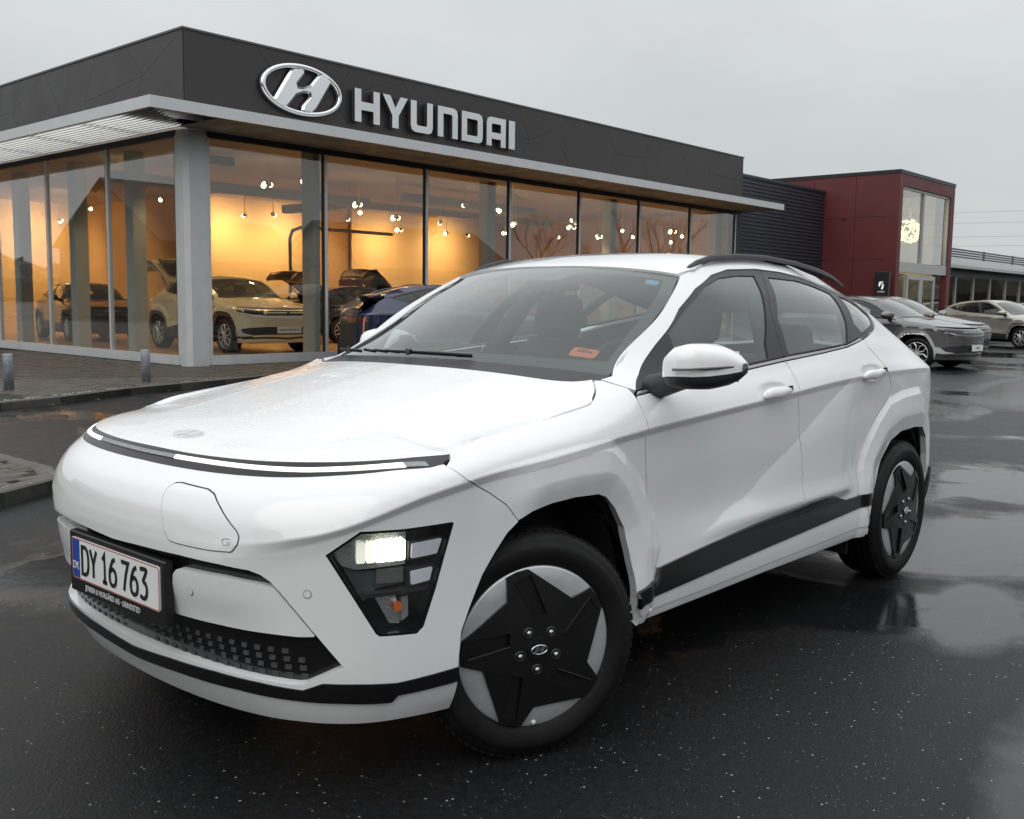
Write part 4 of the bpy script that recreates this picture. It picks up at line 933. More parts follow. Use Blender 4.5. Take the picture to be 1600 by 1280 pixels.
# --- door handles
def handle(P, z):
    a, b = P[:, 0].min(), P[:, 0].max(); 
    out_ = []
    for sg in (1, -1):
        mb = MB(); V = []; T_ = np.linspace(0, 1, 11)
        for t in T_:
            s = a+.012+(b-a-.03)*t; w = .012+.010*math.sin(math.pi*min(1, t*1.15+.1))*1.0 + (.006 if .05 < t < .9 else -.003)
            zc = z+.012*t-.008; d = .016*math.sin(math.pi*min(max(t, .0), 1))**.5+.014
            for (dz, dd) in ((-w*.9, d-.006), (-w*.55, d), (w*.35, d), (w*.75, d-.010), (w*.5, d-.018), (-w*.7, d-.018)):
                q = body((s, zc+dz), 0, False)[0]; n = at_n; P3, nn = at_body(s, zc); V.append((q+nn*(dd))*np.array([1, sg, 1]))
        F = [(6*i+k, 6*i+(k+1) % 6, 6*i+6+(k+1) % 6, 6*i+6+k) for i in range(10) for k in range(6)]+[tuple(range(6)), tuple(range(60, 66))[::-1]]
        mb.add([Vector(v) for v in V], F, True)
        me = mesh('door_handle', mb.V, mb.F, True); bm = bmesh.new(); bm.from_mesh(me); bmesh.ops.recalc_face_normals(bm, faces=bm.faces); bm.to_mesh(me); bm.free()
        h_ = link('door_handle', me, car, WHITE)
        P3, nn = at_body(b-.045, z+.014, .028); mb = MB(); mb.box((-.005, -.010, -.012), (.005, .010, .002), frame(P3*np.array([1, sg, 1]), (-1, 0, 0), nn*np.array([1, sg, 1]))); mb.build('handle_gap', VOIDK, h_)
at_n = None
handle(HF, .974); handle(HR, 1.008)
# --- cabin
def seat(x, y, w=.50, rear=False):
    st = []
    mb = MB(); mb.box((x+.02, y-w/2, .48), (x-.50, y+w/2, .64), bev=.05); s = mb.build('seat', CABIN, car)
    mb = MB(); n = 8; V = []
    for i, (dx, z, ww, th) in enumerate([(-.42,.60,w*.5,.10),(-.47,.75,w*.52,.11),(-.53,.95,w*.50,.10),(-.58,1.08,w*.40,.085),(-.60,1.14,w*.28,.06)]):
        for k in range(12):
            a = 2*math.pi*k/12; V.append(Vector((x+dx+th*math.copysign(abs(math.cos(a))**.7, math.cos(a)), y+ww*math.copysign(abs(math.sin(a))**.6, math.sin(a)), z)))
    F = [(12*i+k, 12*i+(k+1) % 12, 12*i+12+(k+1) % 12, 12*i+12+k) for i in range(4) for k in range(12)]+[tuple(range(48, 60))]
    mb.add(V, F, True); mb.build('seat_back', CABIN, s)
    mb = MB(); V = []
    for dx, z, ww, th in [(-.59,1.13,.085,.035),(-.60,1.16,.125,.05),(-.61,1.24,.13,.055),(-.62,1.31,.12,.05),(-.625,1.34,.09,.03)]:
        for k in range(12):
            a = 2*math.pi*k/12; V.append(Vector((x+dx+th*math.copysign(abs(math.cos(a))**.7, math.cos(a)), y+ww*math.copysign(abs(math.sin(a))**.6, math.sin(a)), z)))
    F = [(12*i+k, 12*i+(k+1) % 12, 12*i+12+(k+1) % 12, 12*i+12+k) for i in range(4) for k in range(12)]+[tuple(range(48, 60)), tuple(range(12))[::-1]]
    mb.add(V, F, True); mb.build('headrest', CABIN, s)
seat(-.95, .37); seat(-.95, -.37)
for yy in (.36, -.36):
    n0_ = set(car.children); seat(-1.85, yy, .56, True)
    for o in set(car.children)-n0_: o.location.z = -.13
mb = MB(); n = 14; V = []
for i in range(n+1):
    y = -.70+1.4*i/n; b = .02*math.cos(math.pi*y/1.4)
    V += [(-.45, y, 1.04), (-.62, y, 1.055+b*.5), (-.86, y, 1.03+b), (-.95, y, .98), (-.93, y, .80), (-.80, y, .55)]
F = [(6*i+k, 6*i+k+1, 6*i+7+k, 6*i+6+k) for i in range(n) for k in range(5)]
mb.add([Vector(v) for v in V], F, True); mb.box((-.80, .20, 1.02), (-.95, .55, 1.085), bev=.03)
mb.build('dashboard', CABIN, car)
mb = MB(); C0 = Vector((-1.02, .37, 1.0)); pts = []; Mw = Matrix.Translation(C0) @ Matrix.Rotation(R(-25), 4, 'Y')
ring = [Mw @ Vector((0, .18*math.cos(a), .175*math.sin(a))) for a in np.linspace(0, 2*math.pi, 25)]
mb.tube(ring, .016, 8, False); mb.box((-.02, -.16, -.02), (.01, .16, .02), Mw, bev=.004); mb.box((-.03, -.05, -.06), (.0, .05, .06), Mw, bev=.01); mb.build('steering_wheel', PLAST, car)
for sg in (1, -1):
    mb = MB(); mb.tube([(-1.50, sg*.76, .9), (-1.53, sg*.75, 1.08), (-1.62, sg*.63, 1.30), (-1.70, sg*.54, 1.42)], [.05, .05, .04, .03], 8); mb.build('pillar_lining', CABIN, car); mb = MB()
    mb.tube([(-2.50, sg*.70, 1.03), (-2.62, sg*.60, 1.18), (-2.74, sg*.50, 1.30)], [.045, .04, .03], 8); mb.build('pillar_lining', CABIN, car)
mb = MB(); mb.box((-1.08, -.11, 1.35), (-1.12, .11, 1.41), bev=.015); mb.box((-1.0, -.06, 1.33), (-1.10, .06, 1.43), bev=.02); mb.build('rear_view_mirror', PLAST, car)
hl = [(p[0]*.98 if False else p[0], p[1]*.97) for p in rp]
panel('headlining', hl, mat('pale_headlining', (.50, .50, .48), rough=.9), car, roof, h=.1, off=-.035, skirt=0, mirror=None)
mb = MB(); mb.box((-.90, .69, .60), (-2.35, .74, 1.03)); mb.box((-.90, -.69, .60), (-2.35, -.74, 1.03)); mb.box((-2.40, -.70, .6), (-3.2, .70, 1.02)); mb.build('door_lining', CABIN, car)
# stickers on the windscreen
OR = mat('orange_sticker', (.62, .12, .035), rough=.5, var=.05, vscale=60); BLUS = mat('blue_sticker', (.03, .22, .42), rough=.5, var=.2, vscale=90)
stk = panel('orange_sticker', rnd([(.715,.135),(.855,.135),(.855,.205),(.715,.205)], .02), OR, car, screen, h=.03, off=-.0045, skirt=0, mirror=None)
for z_, w_ in ((.178, .08),):
    panel('sticker_print', [(.745,z_-.006),(.745+w_,z_-.006),(.745+w_,z_+.006),(.745,z_+.006)], BLACKT, stk, screen, h=.03, off=-.0042, skirt=0, mirror=None)
panel('sticker_print', [(.75,.190),(.80,.190),(.80,.196),(.75,.196)], BLACKT, stk, screen, h=.03, off=-.0042, skirt=0, mirror=None)
panel('blue_sticker', rnd([(.80,.855),(.885,.855),(.885,.905),(.80,.905)], .02), BLUS, car, screen, h=.03, off=-.0045, skirt=0, mirror=None)
# ------------------------------------------------------------------ ground
def asphalt_mat():
    m, t, o = nodes_of('wet_asphalt')
    b = N(t, 'ShaderNodeBsdfPrincipled', {'Specular IOR Level': .5}); t.links.new(b.outputs[0], o.inputs[0])
    tcn = N(t, 'ShaderNodeTexCoord'); P = tcn.outputs['Object']
    def noise(sc, det=4, ro=.55, dist=0.0):
        n = N(t, 'ShaderNodeTexNoise', {'Scale': sc, 'Detail': det, 'Roughness': ro, 'Distortion': dist}); t.links.new(P, n.inputs['Vector']); return n.outputs['Fac']
    def rng(v, a, b_, c, d):
        n = N(t, 'ShaderNodeMapRange', {'From Min': a, 'From Max': b_, 'To Min': c, 'To Max': d}); t.links.new(v, n.inputs['Value']); return n.outputs[0]
    def mth(op, a, b_=None):
        n = N(t, 'ShaderNodeMath', operation=op)
        for i, v in enumerate((a, b_)):
            if v is None: continue
            if isinstance(v, (int, float)): n.inputs[i].default_value = v
            else: t.links.new(v, n.inputs[i])
        return n.outputs[0]
    # standing water: broad shallow sheets with ragged edges
    sep = N(t, 'ShaderNodeSeparateXYZ'); t.links.new(P, sep.inputs[0])
    def blob(cx, cy, rx, ry, rot=0):
        mp = N(t, 'ShaderNodeMapping', vector_type='TEXTURE'); mp.inputs['Location'].default_value = (cx, cy, 0); mp.inputs['Rotation'].default_value = (0, 0, rot); mp.inputs['Scale'].default_value = (rx, ry, 1000)
        t.links.new(P, mp.inputs[0]); ln = N(t, 'ShaderNodeVectorMath', operation='LENGTH'); t.links.new(mp.outputs[0], ln.inputs[0]); return rng(ln.outputs['Value'], .55, 1.15, 1, 0)
    big = noise(.42, 5, .55, .6)
    w = rng(big, .50, .60, 0, 1)
    for q in WATER: w = mth('MAXIMUM', w, blob(*q))
    for q in DRY: w = mth('MULTIPLY', w, mth('SUBTRACT', 1.0, blob(*q)))
    rag = noise(5.5, 6, .65)
    water = rng(mth('ADD', w, mth('MULTIPLY', mth('SUBTRACT', rag, .5), .7)), .38, .86, 0, 1)
    # stone grain
    vo = N(t, 'ShaderNodeTexVoronoi', {'Scale': 95, 'Randomness': 1}); t.links.new(P, vo.inputs['Vector'])
    fine = noise(260, 3, .6); mid = noise(34, 4, .6); lrg = noise(1.1, 4)
    grain = rng(vo.outputs['Distance'], .0, .7, 1, 0)
    # colour: dark binder, a few pale chippings
    chip = N(t, 'ShaderNodeTexVoronoi', {'Scale': 62, 'Randomness': 1}); t.links.new(P, chip.inputs['Vector'])
    sepc = N(t, 'ShaderNodeSeparateColor'); t.links.new(chip.outputs['Color'], sepc.inputs[0])
    isch = mth('MULTIPLY', mth('GREATER_THAN', sepc.outputs[0], .955), mth('LESS_THAN', chip.outputs['Distance'], .21))
    cr = N(t, 'ShaderNodeValToRGB'); e = cr.color_ramp.elements; e[0].position = .3; e[0].color = (.006, .0062, .0068, 1); e[1].position = .75; e[1].color = (.020, .0204, .0217, 1)
    t.links.new(mth('ADD', mth('MULTIPLY', mid, .6), mth('MULTIPLY', lrg, .4)), cr.inputs[0])
    ch2 = N(t, 'ShaderNodeTexVoronoi', {'Scale': 125, 'Randomness': 1}); t.links.new(P, ch2.inputs['Vector']); sp2 = N(t, 'ShaderNodeSeparateColor'); t.links.new(ch2.outputs['Color'], sp2.inputs[0])
    isch = mth('MAXIMUM', isch, mth('MULTIPLY', mth('MULTIPLY', mth('GREATER_THAN', sp2.outputs[0], .955), mth('LESS_THAN', ch2.outputs['Distance'], .26)), .45))
    mc = N(t, 'ShaderNodeMixRGB'); mc.inputs[2].default_value = (.34, .34, .33, 1); t.links.new(cr.outputs[0], mc.inputs[1]); t.links.new(mth('MULTIPLY', isch, mth('SUBTRACT', 1.0, mth('MULTIPLY', water, .6))), mc.inputs[0])
    t.links.new(mc.outputs[0], b.inputs['Base Color'])
    t.links.new(mth('ADD', mth('MULTIPLY', water, .30), .18), b.inputs['Specular IOR Level'])
    rough = mth('ADD', mth('MULTIPLY', water, -.30), rng(mth('ADD', mid, mth('MULTIPLY', rag, .6)), .5, 1.1, .30, .46))
    t.links.new(mth('MAXIMUM', rough, .02), b.inputs['Roughness'])
    dry = mth('SUBTRACT', 1.0, mth('MULTIPLY', water, .94))
    h = mth('MULTIPLY', mth('ADD', mth('MULTIPLY', grain, .55), mth('MULTIPLY', fine, 1.15)), dry)
    bp = N(t, 'ShaderNodeBump', {'Strength': .5, 'Distance': .0036}); t.links.new(h, bp.inputs['Height'])
    rip = noise(7, 2); bp2 = N(t, 'ShaderNodeBump', {'Strength': .12, 'Distance': .01}); t.links.new(mth('MULTIPLY', rip, water), bp2.inputs['Height']); t.links.new(bp.outputs[0], bp2.inputs['Normal'])
    t.links.new(bp2.outputs[0], b.inputs['Normal'])
    return m
# (centre x, y, radius x, y, turn) of the large sheets of water and of the drained patches
WATER = [(-4.2, 3.2, 3.6, 1.5, 0), (.7, 3.1, .8, .5, .5), (-.55, 2.25, 1.3, .42, .25), (-2.3, 1.35, .7, .26, .2), (-9, 1.5, 4, 1.6, .2), (-16, -1.5, 5, 1.5, .1), (-21, 3, 8, 2, .1)]
DRY = [(.9, 1.3, 1.2, .9, 0), (1.3, -.7, 1.3, 1.6, 0), (.2, 1.6, .9, .5, 0)]
ASPH = asphalt_mat()
n = 8; gx = np.linspace(-700, 700, 15)
link('asphalt', mesh('asphalt', [(x, y, 0) for x in gx for y in gx], [(i*15+j, (i+1)*15+j, (i+1)*15+j+1, i*15+j+1) for i in range(14) for j in range(14)]), None, ASPH)['kind'] = 'structure'
PAVT = mat('block_paving', (.058, .051, .042), rough=.55, var=.45, vscale=7, rvar=.15, bump=.5, bscale=45)
KERB = mat('concrete_kerb', (.085, .08, .07), rough=.6, var=.4, vscale=9, rvar=.15, bump=.4, bscale=60)
BRK = [mat('paving_block_%s' % n_, c_, rough=.5, var=.35, vscale=23, rvar=.15, bump=.35, bscale=70) for n_, c_ in (('grey', (.062, .054, .044)), ('dark', (.045, .040, .033)), ('pale', (.082, .073, .060)))]
MOSS = mat('joint_moss', (.022, .026, .014), rough=.95, var=.4, vscale=12)
def paved(name, poly, z=.10):
    mb = MB(); mb.prism(poly, 0.0, z-.012); o = mb.build(name, MOSS); o['kind'] = 'structure'; return o
def kerb_run(parent, pts, w=.12, z=.10, ln=1.0, inside_left=True):
    """kerbstones laid end to end along a line, each a block of its own"""
    for a, b in zip(pts[:-1], pts[1:]):
        a, b = Vector((*a, 0)), Vector((*b, 0)); L = (b-a).length; d = (b-a)/L; q = Vector((-d.y, d.x, 0))*(1 if inside_left else -1); k = max(1, round(L/ln)); st = L/k
        for i in range(k):
            mb = MB(); mb.box((.003, -.0, -.02), (st-.003, w, z+random.uniform(-.003, .003)), None, bev=.012)
            if not inside_left: mb.V = [Vector((v[0], -v[1], v[2])) for v in mb.V]; mb.F = [f[::-1] for f in mb.F]
            o = mb.build('kerbstone', KERB, parent); o.matrix_world = frame(a+d*st*i, d, (0, 0, 1))
random.seed(4)
# far pavement round the showroom, kerb line in front of it
PV = [(6, -6.6), (2.5, -7.6), (-2.4, -9.15), (-3.2, -9.4), (-4.4, -10.0), (-7.0, -10.75), (-12, -10.9), (-27.6, -10.95), (-27.6, -13.2), (-7.0, -13.2), (-7.0, -45), (6, -45)]
pav = paved('pavement', PV)
kerb_run(pav, PV[:8], ln=.9, inside_left=True)
def blocks(parent, reg, z=.10, a=.20, b=.10, cx=0, cy=0, rot=0, limit=None, stuff=False, name='paving_block'):
    """herringbone free running bond of paving blocks inside region(x, y)"""
    mb0 = MB(); mb0.box((-a/2+.003, -b/2+.003, -.05), (a/2-.003, b/2-.003, 0), None, bev=.006); me0 = [mesh('paving_block', mb0.V, mb0.F) for _ in BRK]
    for m_, k_ in zip(me0, BRK): m_.materials.append(k_)
    out_ = MB(); cnt_ = 0; c_, s_ = math.cos(rot), math.sin(rot); cand = []
    for i in range(-260, 260):
        for j in range(-200, 200):
            x, y = (i+.5*(j % 2))*a, j*b; X, Y = cx+x*c_-y*s_, cy+x*s_+y*c_
            if reg(X, Y): cand.append((X, Y))
    cand.sort(key=lambda p: (p[0]-2.15)**2+(p[1]-2.65)**2)
    for X, Y in cand:
        zz = z+random.uniform(-.004, .003)
        if cnt_ < limit:
            o = link(name, random.choice(me0), parent); o.matrix_world = Matrix.Translation((X, Y, zz)) @ Matrix.Rotation(rot+random.uniform(-.02, .02), 4, 'Z'); cnt_ += 1
        elif stuff:
            V = [(-a/2+.004, -b/2+.004), (a/2-.004, -b/2+.004), (a/2-.004, b/2-.004), (-a/2+.004, b/2-.004)]
            out_.add([Vector((X+p*c_-q*s_, Y+p*s_+q*c_, zz)) for p, q in V]+[Vector((X+p*c_-q*s_, Y+p*s_+q*c_, zz-.02)) for p, q in V], [(0, 1, 2, 3), (0, 4, 5, 1), (1, 5, 6, 2), (2, 6, 7, 3), (3, 7, 4, 0)])
    if stuff and out_.F: out_.build(name, PAVT, parent)['kind'] = 'stuff'
def in_poly(P): 
    P = np.array(P, float); return lambda x, y: bool(inside(np.array([[x, y]]), P)[0])
PVA = np.array(PV); PVI = inset_poly(PVA, .13)
_seen = np.array([(-.9, -9.7), (-2.4, -9.25), (-3.2, -9.5), (-4.4, -10.1), (-7, -10.9), (-12, -11.05), (-12, -13.1), (-7.1, -13.1), (-7.1, -24), (2.0, -24), (0, -14)])
def fast_region(P, lo, hi):
    P = np.asarray(P); return lambda x, y: lo[0] < x < hi[0] and lo[1] < y < hi[1] and bool(inside(np.array([[x, y]]), P)[0])
_vis = [(-2.9, -9.48), (-4.4, -10.15), (-7, -10.9), (-9, -11.05), (-9, -13.15), (-7.06, -13.15), (-7.06, -21.5), (-2.6, -12)]
blocks(pav, fast_region(_vis, (-9.1, -21.6), (-2.5, -9.4)), rot=0, limit=300, stuff=True)
pv2 = MB(); pv2.prism([(6, -6.8), (2.5, -7.75), (-2.45, -9.3), (-2.6, -12), (-7.06, -21.6), (-7.02, -45), (6, -45)], .0, .097); pv2.prism([(-9.02, -11.03), (-27.4, -11.08), (-27.4, -13.2), (-9.02, -13.2)], .0, .097); pv2.build('outer_paving', PAVT, pav)['kind'] = 'stuff'
# near paved island
IS = [(-.90, -5.9), (-.92, -4.45), (-.80, -4.02), (-.30, -3.74), (1.0, -3.05), (4.0, -2.0), (4.0, -6.4)]
isl = paved('traffic_island', IS)
kerb_run(isl, [IS[0], IS[1], IS[2], IS[3], IS[4], IS[5]], w=.13, ln=.8, inside_left=False)
blocks(isl, fast_region(inset_poly(np.array(IS), .14), (-1, -6.5), (1.6, -2)), rot=R(8), limit=300, stuff=True)
pv3 = MB(); pv3.prism([(1.65, -2.95), (3.85, -2.2), (3.85, -6.3), (1.65, -6.1)], 0, .097); pv3.build('outer_paving', PAVT, isl)['kind'] = 'stuff'
# strip of pale leaves and grit lying on the kerbs
lm = MB(); random.seed(9)
for _ in range(170):
    t = random.random(); i = random.choice([1, 1, 2, 3, 3, 4]); a, b = PV[i], PV[i+1]; x, y = a[0]+(b[0]-a[0])*t, a[1]+(b[1]-a[1])*t
    x += random.uniform(-.05, .05); y += random.uniform(-.16, .02); r = random.uniform(.010, .032); an = random.uniform(0, 6.3)
    zz = .104 if y < a[1]+(b[1]-a[1])*t-.01 else .006
    lm.add([Vector((x+r*math.cos(an+k*1.57)*(1 if k % 2 else .6), y+r*math.sin(an+k*1.57)*(1 if k % 2 else .6), zz+.003*(k % 2))) for k in range(4)], [(0, 1, 2, 3)])
for _ in range(60):
    t = random.random(); i = random.choice([0, 1, 2, 3]); a, b = IS[i], IS[i+1]; x, y = a[0]+(b[0]-a[0])*t+random.uniform(-.05, .05), a[1]+(b[1]-a[1])*t-random.uniform(.02, .13); r = random.uniform(.004, .011); an = random.uniform(0, 6.3)
    lm.add([Vector((x+r*math.cos(an+k*1.57), y+r*math.sin(an+k*1.57)*.7, .105)) for k in range(4)], [(0, 1, 2, 3)])
tag(lm.build('leaf_litter', mat('pale_leaf', (.55, .52, .43), rough=.7, var=.3, vscale=30)), kind='stuff')
# bollards
GALV = mat('galvanised_steel', (.30, .33, .36), rough=.5, metal=.45, var=.4, vscale=14, rvar=.15, bump=.1, bscale=50)
for i, ((x, y), lb) in enumerate(zip([(-3.08, -10.63), (-5.0, -10.72)], ['short spotted galvanised steel bollard nearest the left edge of the photo', 'short galvanised steel bollard standing before the showroom corner post'])):
    mb = MB(); mb.lathe([(.0, .0), (.062, .0), (.062, .455), (.058, .463), (.0, .466)], 24, Matrix.Rotation(R(90), 4, 'X')); b_ = mb.build('bollard', GALV); b_.location = (x, y, .095); b_.rotation_euler = (R(1.2 if i else -1.5), R(.8), 0)
    tag(b_, lb, 'bollard', 'steel bollards on the pavement')
# ------------------------------------------------------------------ showroom
ALU = mat('anodised_aluminium', (.60, .61, .62), rough=.40, metal=.35, var=.06, vscale=4, rvar=.06)
ALUD = mat('dark_window_profile', (.035, .037, .04), rough=.45, metal=.3, var=.1)
FASB = mat('brown_black_fascia', (.029, .0265, .025), rough=.42, var=.10, vscale=1.5, rvar=.06)
SOFF = mat('stained_soffit_panel', (.38, .39, .37), rough=.7, var=.55, vscale=2.4, bump=.25, bscale=18)
PANE = glass('showroom_glass', (.93, .95, .94), .93, ior=1.5, boost=1.7)
WALLO = mat('ochre_showroom_wall', (.66, .45, .22), rough=.8, var=.06, vscale=.8)
CEIL = mat('showroom_ceiling', (.46, .38, .35), rough=.85, var=.05, vscale=.7)
FLO = mat('showroom_floor_tile', (.42, .27, .15), rough=.28, var=.12, vscale=1.5)
CONC = mat('painted_column', (.44, .46, .44), rough=.6, var=.06, vscale=2)
XF, YF = -7.2, -13.3
sh = thing('showroom_building', 'glazed car showroom with dark fascia and grey canopy wrapping its corner', 'building', (XF, YF, 0))
def part(mb, nm, m, par=sh):
    o = mb.build(nm, m, par); 
    if par is sh or par.parent is sh: o.matrix_world = Matrix.Identity(4)
    return o
sh_inv = Matrix.Translation((-XF, -YF, 0))
def at_world(o): o.matrix_world = Matrix.Identity(4); return o
bpy.context.view_layer.update()
# fascia panels: joints cut the cladding into large irregular facets
def fascia(along0, along1, z0, z1, origin, xdir, nrm, seed, mat_):
    random.seed(seed); L = along1-along0; step = 1.62; k = int(L/step); lines_ = []
    for i in range(k+1):
        x = along0+L*i/k; sgn = 1 if i % 2 else -1
        if i in (0, k): lines_.append([(x, z0), (x, (z0+z1)/2), (x, z1)])
        else: lines_.append([(x-.34*sgn+random.uniform(-.12, .12), z0), (x+.30*sgn, z0+(z1-z0)*random.uniform(.42, .62)), (x-.26*sgn+random.uniform(-.12, .12), z1)])
    M = frame(origin, xdir, nrm)
    for i in range(k):
        A, B_ = lines_[i], lines_[i+1]
        q = [A[0], B_[0], B_[1], B_[2], A[2], A[1]]
        if i % 3 == 1: ps = [[A[0], B_[0], B_[1], A[1]], [A[1], B_[1], B_[2], A[2]]]
        elif i % 3 == 2: ps = [[A[0], B_[0], B_[1], B_[2], A[1]], [A[1], B_[2], A[2]]]
        else: ps = [q]
        for p_ in ps:
            p_ = inset_poly(np.array(p_), .0028); mb = MB(); mb.prism([tuple(v) for v in p_], 0, .03+random.uniform(-.0006, .0006), M); at_world(mb.build('fascia_panel', mat_, sh))
fascia(0, 19.2, 4.36, 5.84, (XF, YF-.02, 0), (-1, 0, 0), (0, 1, 0), 3, FASB)
fascia(-20, 0, 4.36, 5.84, (XF-.02, YF, 0), (0, 1, 0), (1, 0, 0), 5, FASB)
mb = MB(); mb.box((XF-.05, YF-.05, 4.30), (XF-19.2, YF-.5, 5.80)); mb.box((XF-.05, YF-.05, 4.30), (XF-.5, YF-20, 5.80)); mb.box((XF-19.2, YF-.05, 4.2), (XF-18.9, YF-9, 5.80)); at_world(mb.build('fascia_backing', VOIDK, sh))
mb = MB(); mb.box((XF+.03, YF+.03, 5.84), (XF-19.23, YF-.25, 5.875)); mb.box((XF+.03, YF-.25, 5.84), (XF-.25, YF-20, 5.875)); mb.box((XF-.25, YF-.25, 5.55), (XF-19.2, YF-20, 5.6)); at_world(mb.build('roof_edge', mat('roof_edge_metal', (.10, .10, .105), rough=.4, metal=.5), sh))
# canopy: aluminium band, stained soffit, slatted soffit on the left return
cx1, cy1, cz0, cz1 = XF+1.4, YF+1.4, 4.18, 4.36
cxe = XF-19.2-.1
mb = MB(); mb.box((cx1, cy1, cz0), (cxe, cy1-.05, cz1)); at_world(mb.build('canopy_band', ALU, sh))
mb = MB(); mb.box((cx1, cy1-.052, cz0), (cx1-.05, YF-20, cz1)); at_world(mb.build('canopy_band', ALU, sh))
mb = MB(); mb.box((cxe, cy1-.052, cz0), (cxe+.05, YF, cz1)); at_world(mb.build('canopy_band', ALU, sh))
mb = MB(); mb.box((cx1-.05, cy1-.05, cz1-.03), (cxe, YF+.03, cz1-.012)); at_world(mb.build('canopy_top', ALU, sh))
for i in range(8):
    a, b = XF+.12-(19.4*i/8), XF+.12-(19.4*(i+1)/8); mb = MB(); mb.box((a-.004, cy1-.06, cz0+.012), (b+.004, YF+.035, cz0+.03)); at_world(mb.build('soffit_panel', SOFF, sh))
SLAT = mat('pale_slat', (.66, .66, .63), rough=.5, var=.12, vscale=3)
for i in range(11):
    x = XF+.10+.115*i; y0_ = cy1-.10-max(0, 1.27-.115*i); mb = MB()
    Ms = Matrix.Translation((x, 0, cz0+.04)) @ Matrix.Rotation(R(38), 4, 'Y'); mb.box((-.045, y0_, -.005), (.045, YF-20, .005), Ms); at_world(mb.build('slat', SLAT, sh))
for y in np.arange(-14.6, -33, -2.1):
    mb = MB(); mb.box((XF+.05, y, cz0+.085), (cx1-.06, y-.06, cz0+.15)); at_world(mb.build('slat_bearer', ALUD, sh))
# glazing
mxs = [-7.62, -10.19, -12.88, -15.55, -18.2, -20.85, -23.45, -26.05]; mys = [-13.60, -16.14, -18.78, -21.40, -24.0, -26.6, -29.2]
zb, zt = .27, 4.08
for i, x in enumerate(mxs):
    mb = MB(); mb.box((x-.035, YF-.06, .12), (x+.035, YF+.02, 4.12)); f_ = at_world(mb.build('mullion', ALU, sh))
    mb = MB(); mb.box((x+.037, YF-.05, zb), (x+.062, YF+.012, zt)); mb.build('mullion_gasket', ALUD, f_)
    if i < len(mxs)-1:
        mb = MB(); mb.box((x-.035, YF-.022, zb), (mxs[i+1]+.062, YF-.014, zt)); at_world(mb.build('window_pane', PANE, sh))
for i, y in enumerate(mys):
    mb = MB(); mb.box((XF-.06, y-.03, .12), (XF+.02, y+.03, 4.12)); f_ = at_world(mb.build('mullion', ALU, sh))
    mb = MB(); mb.box((XF-.05, y-.032, zb), (XF+.012, y-.062, zt)); mb.build('mullion_gasket', ALUD, f_)
    if i < len(mys)-1:
        mb = MB(); mb.box((XF-.022, y-.062, zb), (XF-.014, mys[i+1]+.03, zt)); at_world(mb.build('window_pane', PANE, sh))
mb = MB(); mb.box((XF-.41, YF-.035, .10), (-26.1, YF+.03, .27)); mb.box((XF-.035, YF-.30, .10), (XF+.03, -29.2, .27)); at_world(mb.build('sill_profile', ALU, sh))
mb = MB(); mb.box((XF-.41, YF-.05, .02), (-26.1, YF+.01, .10)); mb.box((XF-.05, YF-.30, .02), (XF+.01, -29.2, .10)); mb.box((XF-.41, YF-.05, 4.08), (-26.1, YF+.022, 4.19)); mb.box((XF-.05, YF-.30, 4.08), (XF+.022, -29.2, 4.19)); at_world(mb.build('head_profile', ALUD, sh))
mb = MB(); mb.prism([(XF-.385, YF+.03), (XF-.385, YF-.25), (XF+.03, YF-.25), (XF+.03, YF-.05), (XF-.05, YF+.03)], .06, 4.18); at_world(mb.build('corner_post', ALU, sh))
mb = MB(); mb.box((-26.05, YF-.05, .02), (-26.4, YF+.01, 4.2)); mb.box((-26.38, YF, .0), (-26.42, -22.5, 5.5)); at_world(mb.build('end_wall', ALUD, sh))
# interior
mb = MB(); mb.box((XF-.06, YF-.06, .0), (-26.3, -22.4, .15)); mb.box((XF-.06, -22.4, .0), (-26.3, -29.2, .15)); at_world(mb.build('showroom_floor', FLO, sh))
mb = MB(); mb.box((XF-.06, YF-.06, 4.16), (-26.3, -29.2, 4.26)); at_world(mb.build('showroom_ceiling', CEIL, sh))
mb = MB(); mb.box((-13.0, -22.9, .15), (-26.3, -23.05, 4.16)); mb.box((-13.0, -22.9, .15), (-13.15, -29.3, 4.16)); mb.box((-7.2, -29.2, .15), (-13.0, -29.35, 4.16)); mb.box((-26.15, -13.6, .15), (-26.3, -22.9, 4.16)); at_world(mb.build('back_wall', WALLO, sh))
mb = MB(); mb.box((-17.6, -21.8, .15), (-17.75, -22.9, 4.16)); at_world(mb.build('partition_wall', WALLO, sh))
for x, y in ((-15.85, -14.3), (-20.85, -14.3), (-26.0, -14.0), (-8.0, -16.6), (-8.0, -19.1), (-8.0, -22.0)):
    mb = MB(); mb.box((x-.15, y-.15, .15), (x+.15, y+.15, 4.16), bev=.02); at_world(mb.build('column', CONC, sh))
mb = MB(); mb.box((-10.02, -13.45, .15), (-10.18, -13.85, 4.16), bev=.02); at_world(mb.build('column', CONC, sh))
GREYB = mat('grey_bulkhead', (.30, .30, .32), rough=.7)
for a, b in (((-7.9, -17.2, 3.62), (-14.6, -17.45, 3.84)), ((-14.35, -17.45, 3.62), (-14.6, -20.6, 3.84)), ((-8.2, -15.2, 3.92), (-9.4, -15.35, 4.10)), ((-14.8, -16.0, 3.72), (-19.6, -16.25, 3.92)), ((-16, -19, 3.8), (-24, -19.2, 3.98))):
    mb = MB(); mb.box(a, b); at_world(mb.build('ceiling_beam', GREYB, sh))
mb = MB(); mb.tube([(-14.9, -21.0, .15), (-14.9, -21.0, 3.0), (-14.95, -20.95, 3.2), (-15.2, -20.9, 3.3), (-18.6, -20.9, 3.3)], .05, 8); at_world(mb.build('duct_pipe', mat('steel_duct', (.3, .3, .3), rough=.4, metal=.7), sh))
